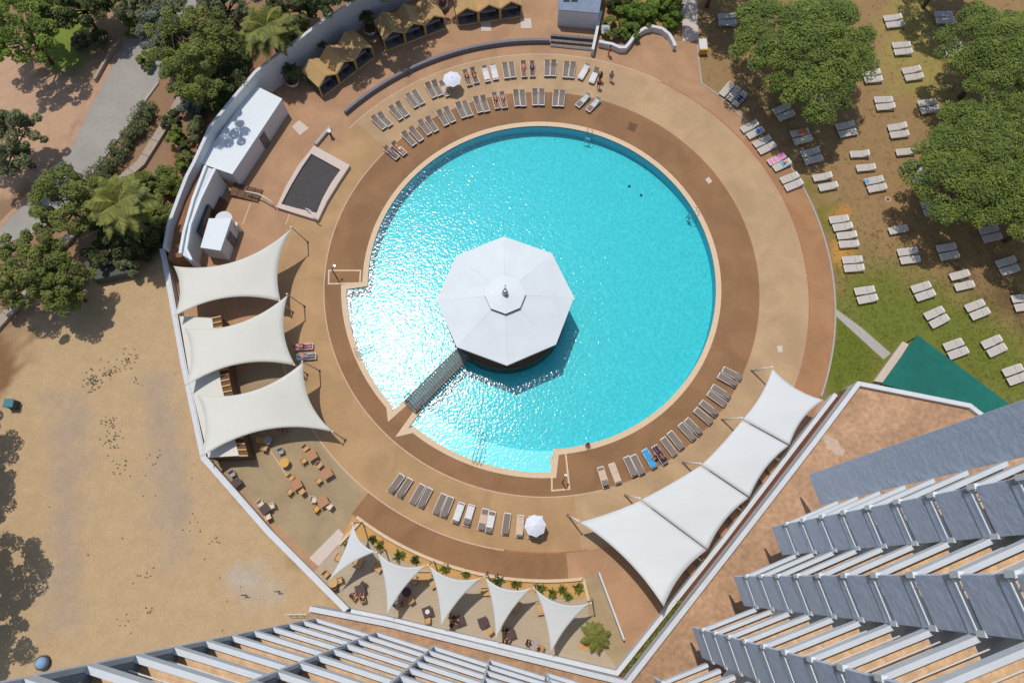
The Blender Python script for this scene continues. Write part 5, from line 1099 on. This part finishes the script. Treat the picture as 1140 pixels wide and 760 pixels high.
# agaves / tufts in the bed
def tuft(u, v, r_, m, label, n=40):
    p = P(u, v, .3); V, Fc, vals = [], [], []
    for k in range(n):
        a = random.uniform(0, 6.28); el = random.uniform(.2, 1.3); L_ = r_*random.uniform(.7, 1.1); d = Vector((math.cos(a)*math.cos(el), math.sin(a)*math.cos(el), math.sin(el))); sd = Vector((-math.sin(a), math.cos(a), 0))*.06*r_/.5
        o_ = len(V); V += [tuple(-sd), tuple(sd), tuple(d*L_*.6+sd*.9), tuple(d*L_+Vector((0, 0, -.1*L_))), tuple(d*L_*.6-sd*.9)]; Fc.append((o_, o_+1, o_+2, o_+3, o_+4)); vals.append(random.random())
    me = D.meshes.new('tuft_plant'); me.from_pydata(V, [], Fc); at = me.attributes.new('v', 'FLOAT', 'FACE'); at.data.foreach_set('value', vals); me.materials.append(M(m)); o = D.objects.new('tuft_plant', me); COL.objects.link(o); o.location = (p.x, p.y, .08); tag(o, label, 'plant', 'tufted plants in the curved sand bed')
bp_ = [Q2(107, 178), Q2(207, 152), Q2(240, 183), Q2(318, 222), Q2(388, 240), Q2(515, 277), Q2(603, 297), Q3(130, 327), Q3(205, 340), Q3(310, 360), Q3(360, 382), Q3(404, 365), Q3(430, 396), Q3(468, 357)]
for i, (u, v) in enumerate(bp_): tuft(u, v, random.uniform(.55, .8), ['leaf_mid', 'leaf_dark', 'leaf_palm'][i % 3] if i < 9 else 'leaf_mid', f'green tufted plant {ordw(i, len(bp_))} in the curved sand bed below the pool')
tuft(236, 236, .5, 'leaf_lime', 'small lime green plant in the dark trough beside the kiosk')
tuft(828, 574, .5, 'leaf_lime', 'lime green tuft in the planting trough by the podium')
# plants in the podium trough
pts = []; rr = []
for k in range(90):
    t_ = random.random()**.8; q = P(695, 750, 1).lerp(P(757, 672, 1), t_); pts.append((q.x+random.uniform(-.25, .25), q.y+random.uniform(-.25, .25), 1.05+random.uniform(0, .2))); rr.append(.2)
me = leaf_mesh('trough_ground_cover', pts, rr, 40, .1, 1.6, .5); me.materials.append(M('leaf_palm')); o = D.objects.new('trough_ground_cover', me); COL.objects.link(o); tag(o, 'green ground cover filling the lower trough of the podium wall', 'ground cover', None, 'stuff')
# weeds on the gravel
pts = []; rr = []
for u, v, s, n in ((103, 425, 10, 60), (121, 412, 9, 30), (142, 402, 10, 30), (153, 425, 5, 6), (123, 470, 8, 24), (125, 490, 10, 30), (135, 515, 8, 12), (172, 507, 8, 8), (162, 643, 8, 8), (165, 680, 10, 6), (215, 590, 10, 8), (240, 600, 8, 6), (135, 695, 12, 6), (150, 560, 60, 8), (250, 660, 40, 5)):
    for k in range(n): q = P(u+random.gauss(0, s*.6), v+random.gauss(0, s*.6)); pts.append((q.x, q.y, 0)); rr.append(random.uniform(.03, .08))
me = leaf_mesh('weeds', pts, rr, 7, .08, 1.5, .8, .5); me.materials.append(M('leaf_silver')); o = D.objects.new('weeds', me); COL.objects.link(o); tag(o, 'scattered low weeds growing on the gravel ground', 'weeds', None, 'stuff')
# grass blades on the lawn
pts = []; rr = []
for k in range(5200):
    u, v = random.uniform(930, 1140), random.uniform(230, 455); q = P(u, v)
    if (q-C).length < 30.3 or inpoly(u, v, [(926, 340), (928, 352), (984, 404), (994, 390), (960, 362)]) or v > 372+(u-1021)*.75 and u > 1015 or inpoly(u, v, [(1000, 375), (1025, 365), (1130, 460), (960, 440)]): continue
    if random.random() > min(1, max(0, (v-230)/110)): continue
    pts.append((q.x, q.y, -.04)); rr.append(random.uniform(.1, .25))
me = leaf_mesh('grass', pts, rr, 8, .06, 1.8, .4, .25); me.materials.append(M('leaf_palm')); o = D.objects.new('grass', me); COL.objects.link(o); tag(o, 'short green grass tufts on the lower part of the lawn', 'grass', None, 'stuff')
# leaf litter on the dry lawn
pts = []; rr = []
for k in range(2600):
    u, v = random.uniform(785, 1140), random.uniform(0, 330); q = P(u, v)
    if (q-C).length < 30.3 or u < 780: continue
    pts.append((q.x, q.y, -.045)); rr.append(random.uniform(.1, .4))
me = leaf_mesh('leaf_litter', pts, rr, 6, .07, 1.6, 1.2, .05); me.materials.append(M('wood_dark')); o = D.objects.new('leaf_litter', me); COL.objects.link(o); tag(o, 'brown pine litter scattered over the dry lawn', 'leaf litter', None, 'stuff')
# ------------------------------------------------------------ small things on the left
tc2 = empty('tarp_cover', P(118, 300)); o = P(118, 300); tag(tc2, 'low dark green tarp cover with slanted ends at the gravel corner', 'tarp cover')
q = [P(u, v, 1.1)-o for u, v in [(92, 293), (97, 288), (121, 284), (146, 303), (104, 312)]]; bevel(MB().prism(q, 0, 1.1).build('cover', M('tarp'), tc2), .15, 3)
MB().tube([q[1]+Vector((0, 0, .03)), q[3]+Vector((0, 0, .03))], .04, 6).build('strap', M('dark_metal'), tc2)
bn = empty('waste_bin', P(17, 451)); tag(bn, 'teal lidded bin standing on the gravel at the left edge', 'bin')
bevel(MB().box((0, 0, .5), (.85, .75, 1.0)).build('body', M('dark_metal'), bn), .04); bevel(MB().box((0, 0, 1.03), (.95, .85, .1)).build('lid', M('teal'), bn), .04)
for s in (-1, 1): MB().cyl((s*.35, -.35, 0), .1, .06).build('wheel', M('dark_metal'), bn)
dm = empty('dome_skylight', P(49, 737)); tag(dm, 'blue glass dome in a dark ring on the gravel near the lower left', 'skylight')
MB().cyl((0, 0, 0), .62, .35, 28).build('ring', M('dark_metal'), dm)
bm = bmesh.new(); bmesh.ops.create_uvsphere(bm, u_segments=24, v_segments=12, radius=.5); bmesh.ops.delete(bm, geom=[v for v in bm.verts if v.co.z < -.02], context='VERTS'); me = D.meshes.new('dome'); bm.to_mesh(me); bm.free(); me.materials.append(M('glass_blue')); o = D.objects.new('dome', me); COL.objects.link(o); o.parent = dm; o.location = (0, 0, .35)
for i, (u, v) in enumerate([(274, 662), (311, 658)]):
    t = empty('valve_post', P(u, v)); tag(t, ['small dark valve post left of the pale patch on the gravel', 'small dark T shaped pipe right of the pale patch on the gravel'][i], 'pipe'); MB().tube([(0, 0, 0), (0, 0, .6)], .06).build('pipe', M('dark_metal'), t); MB().tube([(-.25, 0, .6), (.25, 0, .6)], .05).build('cross_bar', M('dark_metal'), t)
sg = empty('notice_stand', P(669.5, 24)); tag(sg, 'white framed notice stand beside the round bushes', 'notice stand')
sg.location = P(669+4, 39)
MB().box((0, 0, .9), (.9, .06, .9), 0, (R(-50), 'X')).build('board', M('lounger_frame'), sg); MB().box((0, 0.0, .95), (.55, .07, .35), 0, (R(-50), 'X')).build('panel', M('glass_blue'), sg)
for s in (-1, 1): MB().tube([(s*.35, .1, 0), (s*.35, .1, .9)], .03).build('leg', M('dark_metal'), sg)
# ------------------------------------------------------------ SUN, SKY, CAMERA
Lx, Ly = .175, -.30
sun_dir = Vector((-Lx, -Ly, 1)).normalized(); el = math.asin(sun_dir.z)
sd = D.lights.new('sun', 'SUN'); sd.energy = 3.1; sd.angle = R(.5); sd.color = (1, .955, .89); so = D.objects.new('sun', sd); COL.objects.link(so)
so.rotation_euler = sun_dir.to_track_quat('Z', 'Y').to_euler()
w = D.worlds.new('World'); bpy.context.scene.world = w; w.use_nodes = True; N, L = w.node_tree.nodes, w.node_tree.links
sk = N.new('ShaderNodeTexSky'); sk.sky_type = 'NISHITA'; sk.sun_disc = False; sk.sun_elevation = el; sk.sun_rotation = math.atan2(sun_dir.x, sun_dir.y)
L.new(sk.outputs[0], N['Background'].inputs[0]); N['Background'].inputs[1].default_value = .13
cam = D.cameras.new('camera'); cam.sensor_width = 36; cam.lens = F/1140*36; cam.clip_start = .5; cam.clip_end = 6000
co = D.objects.new('camera', cam); COL.objects.link(co); co.location = (0, 0, H); co.rotation_euler = (TH, 0, 0)
sc = bpy.context.scene; sc.camera = co; sc.view_settings.view_transform = 'Standard'; sc.view_settings.look = 'None'; sc.view_settings.gamma = 1; sc.view_settings.exposure = -.12
sc.cycles.max_bounces = 8; sc.cycles.transparent_max_bounces = 8
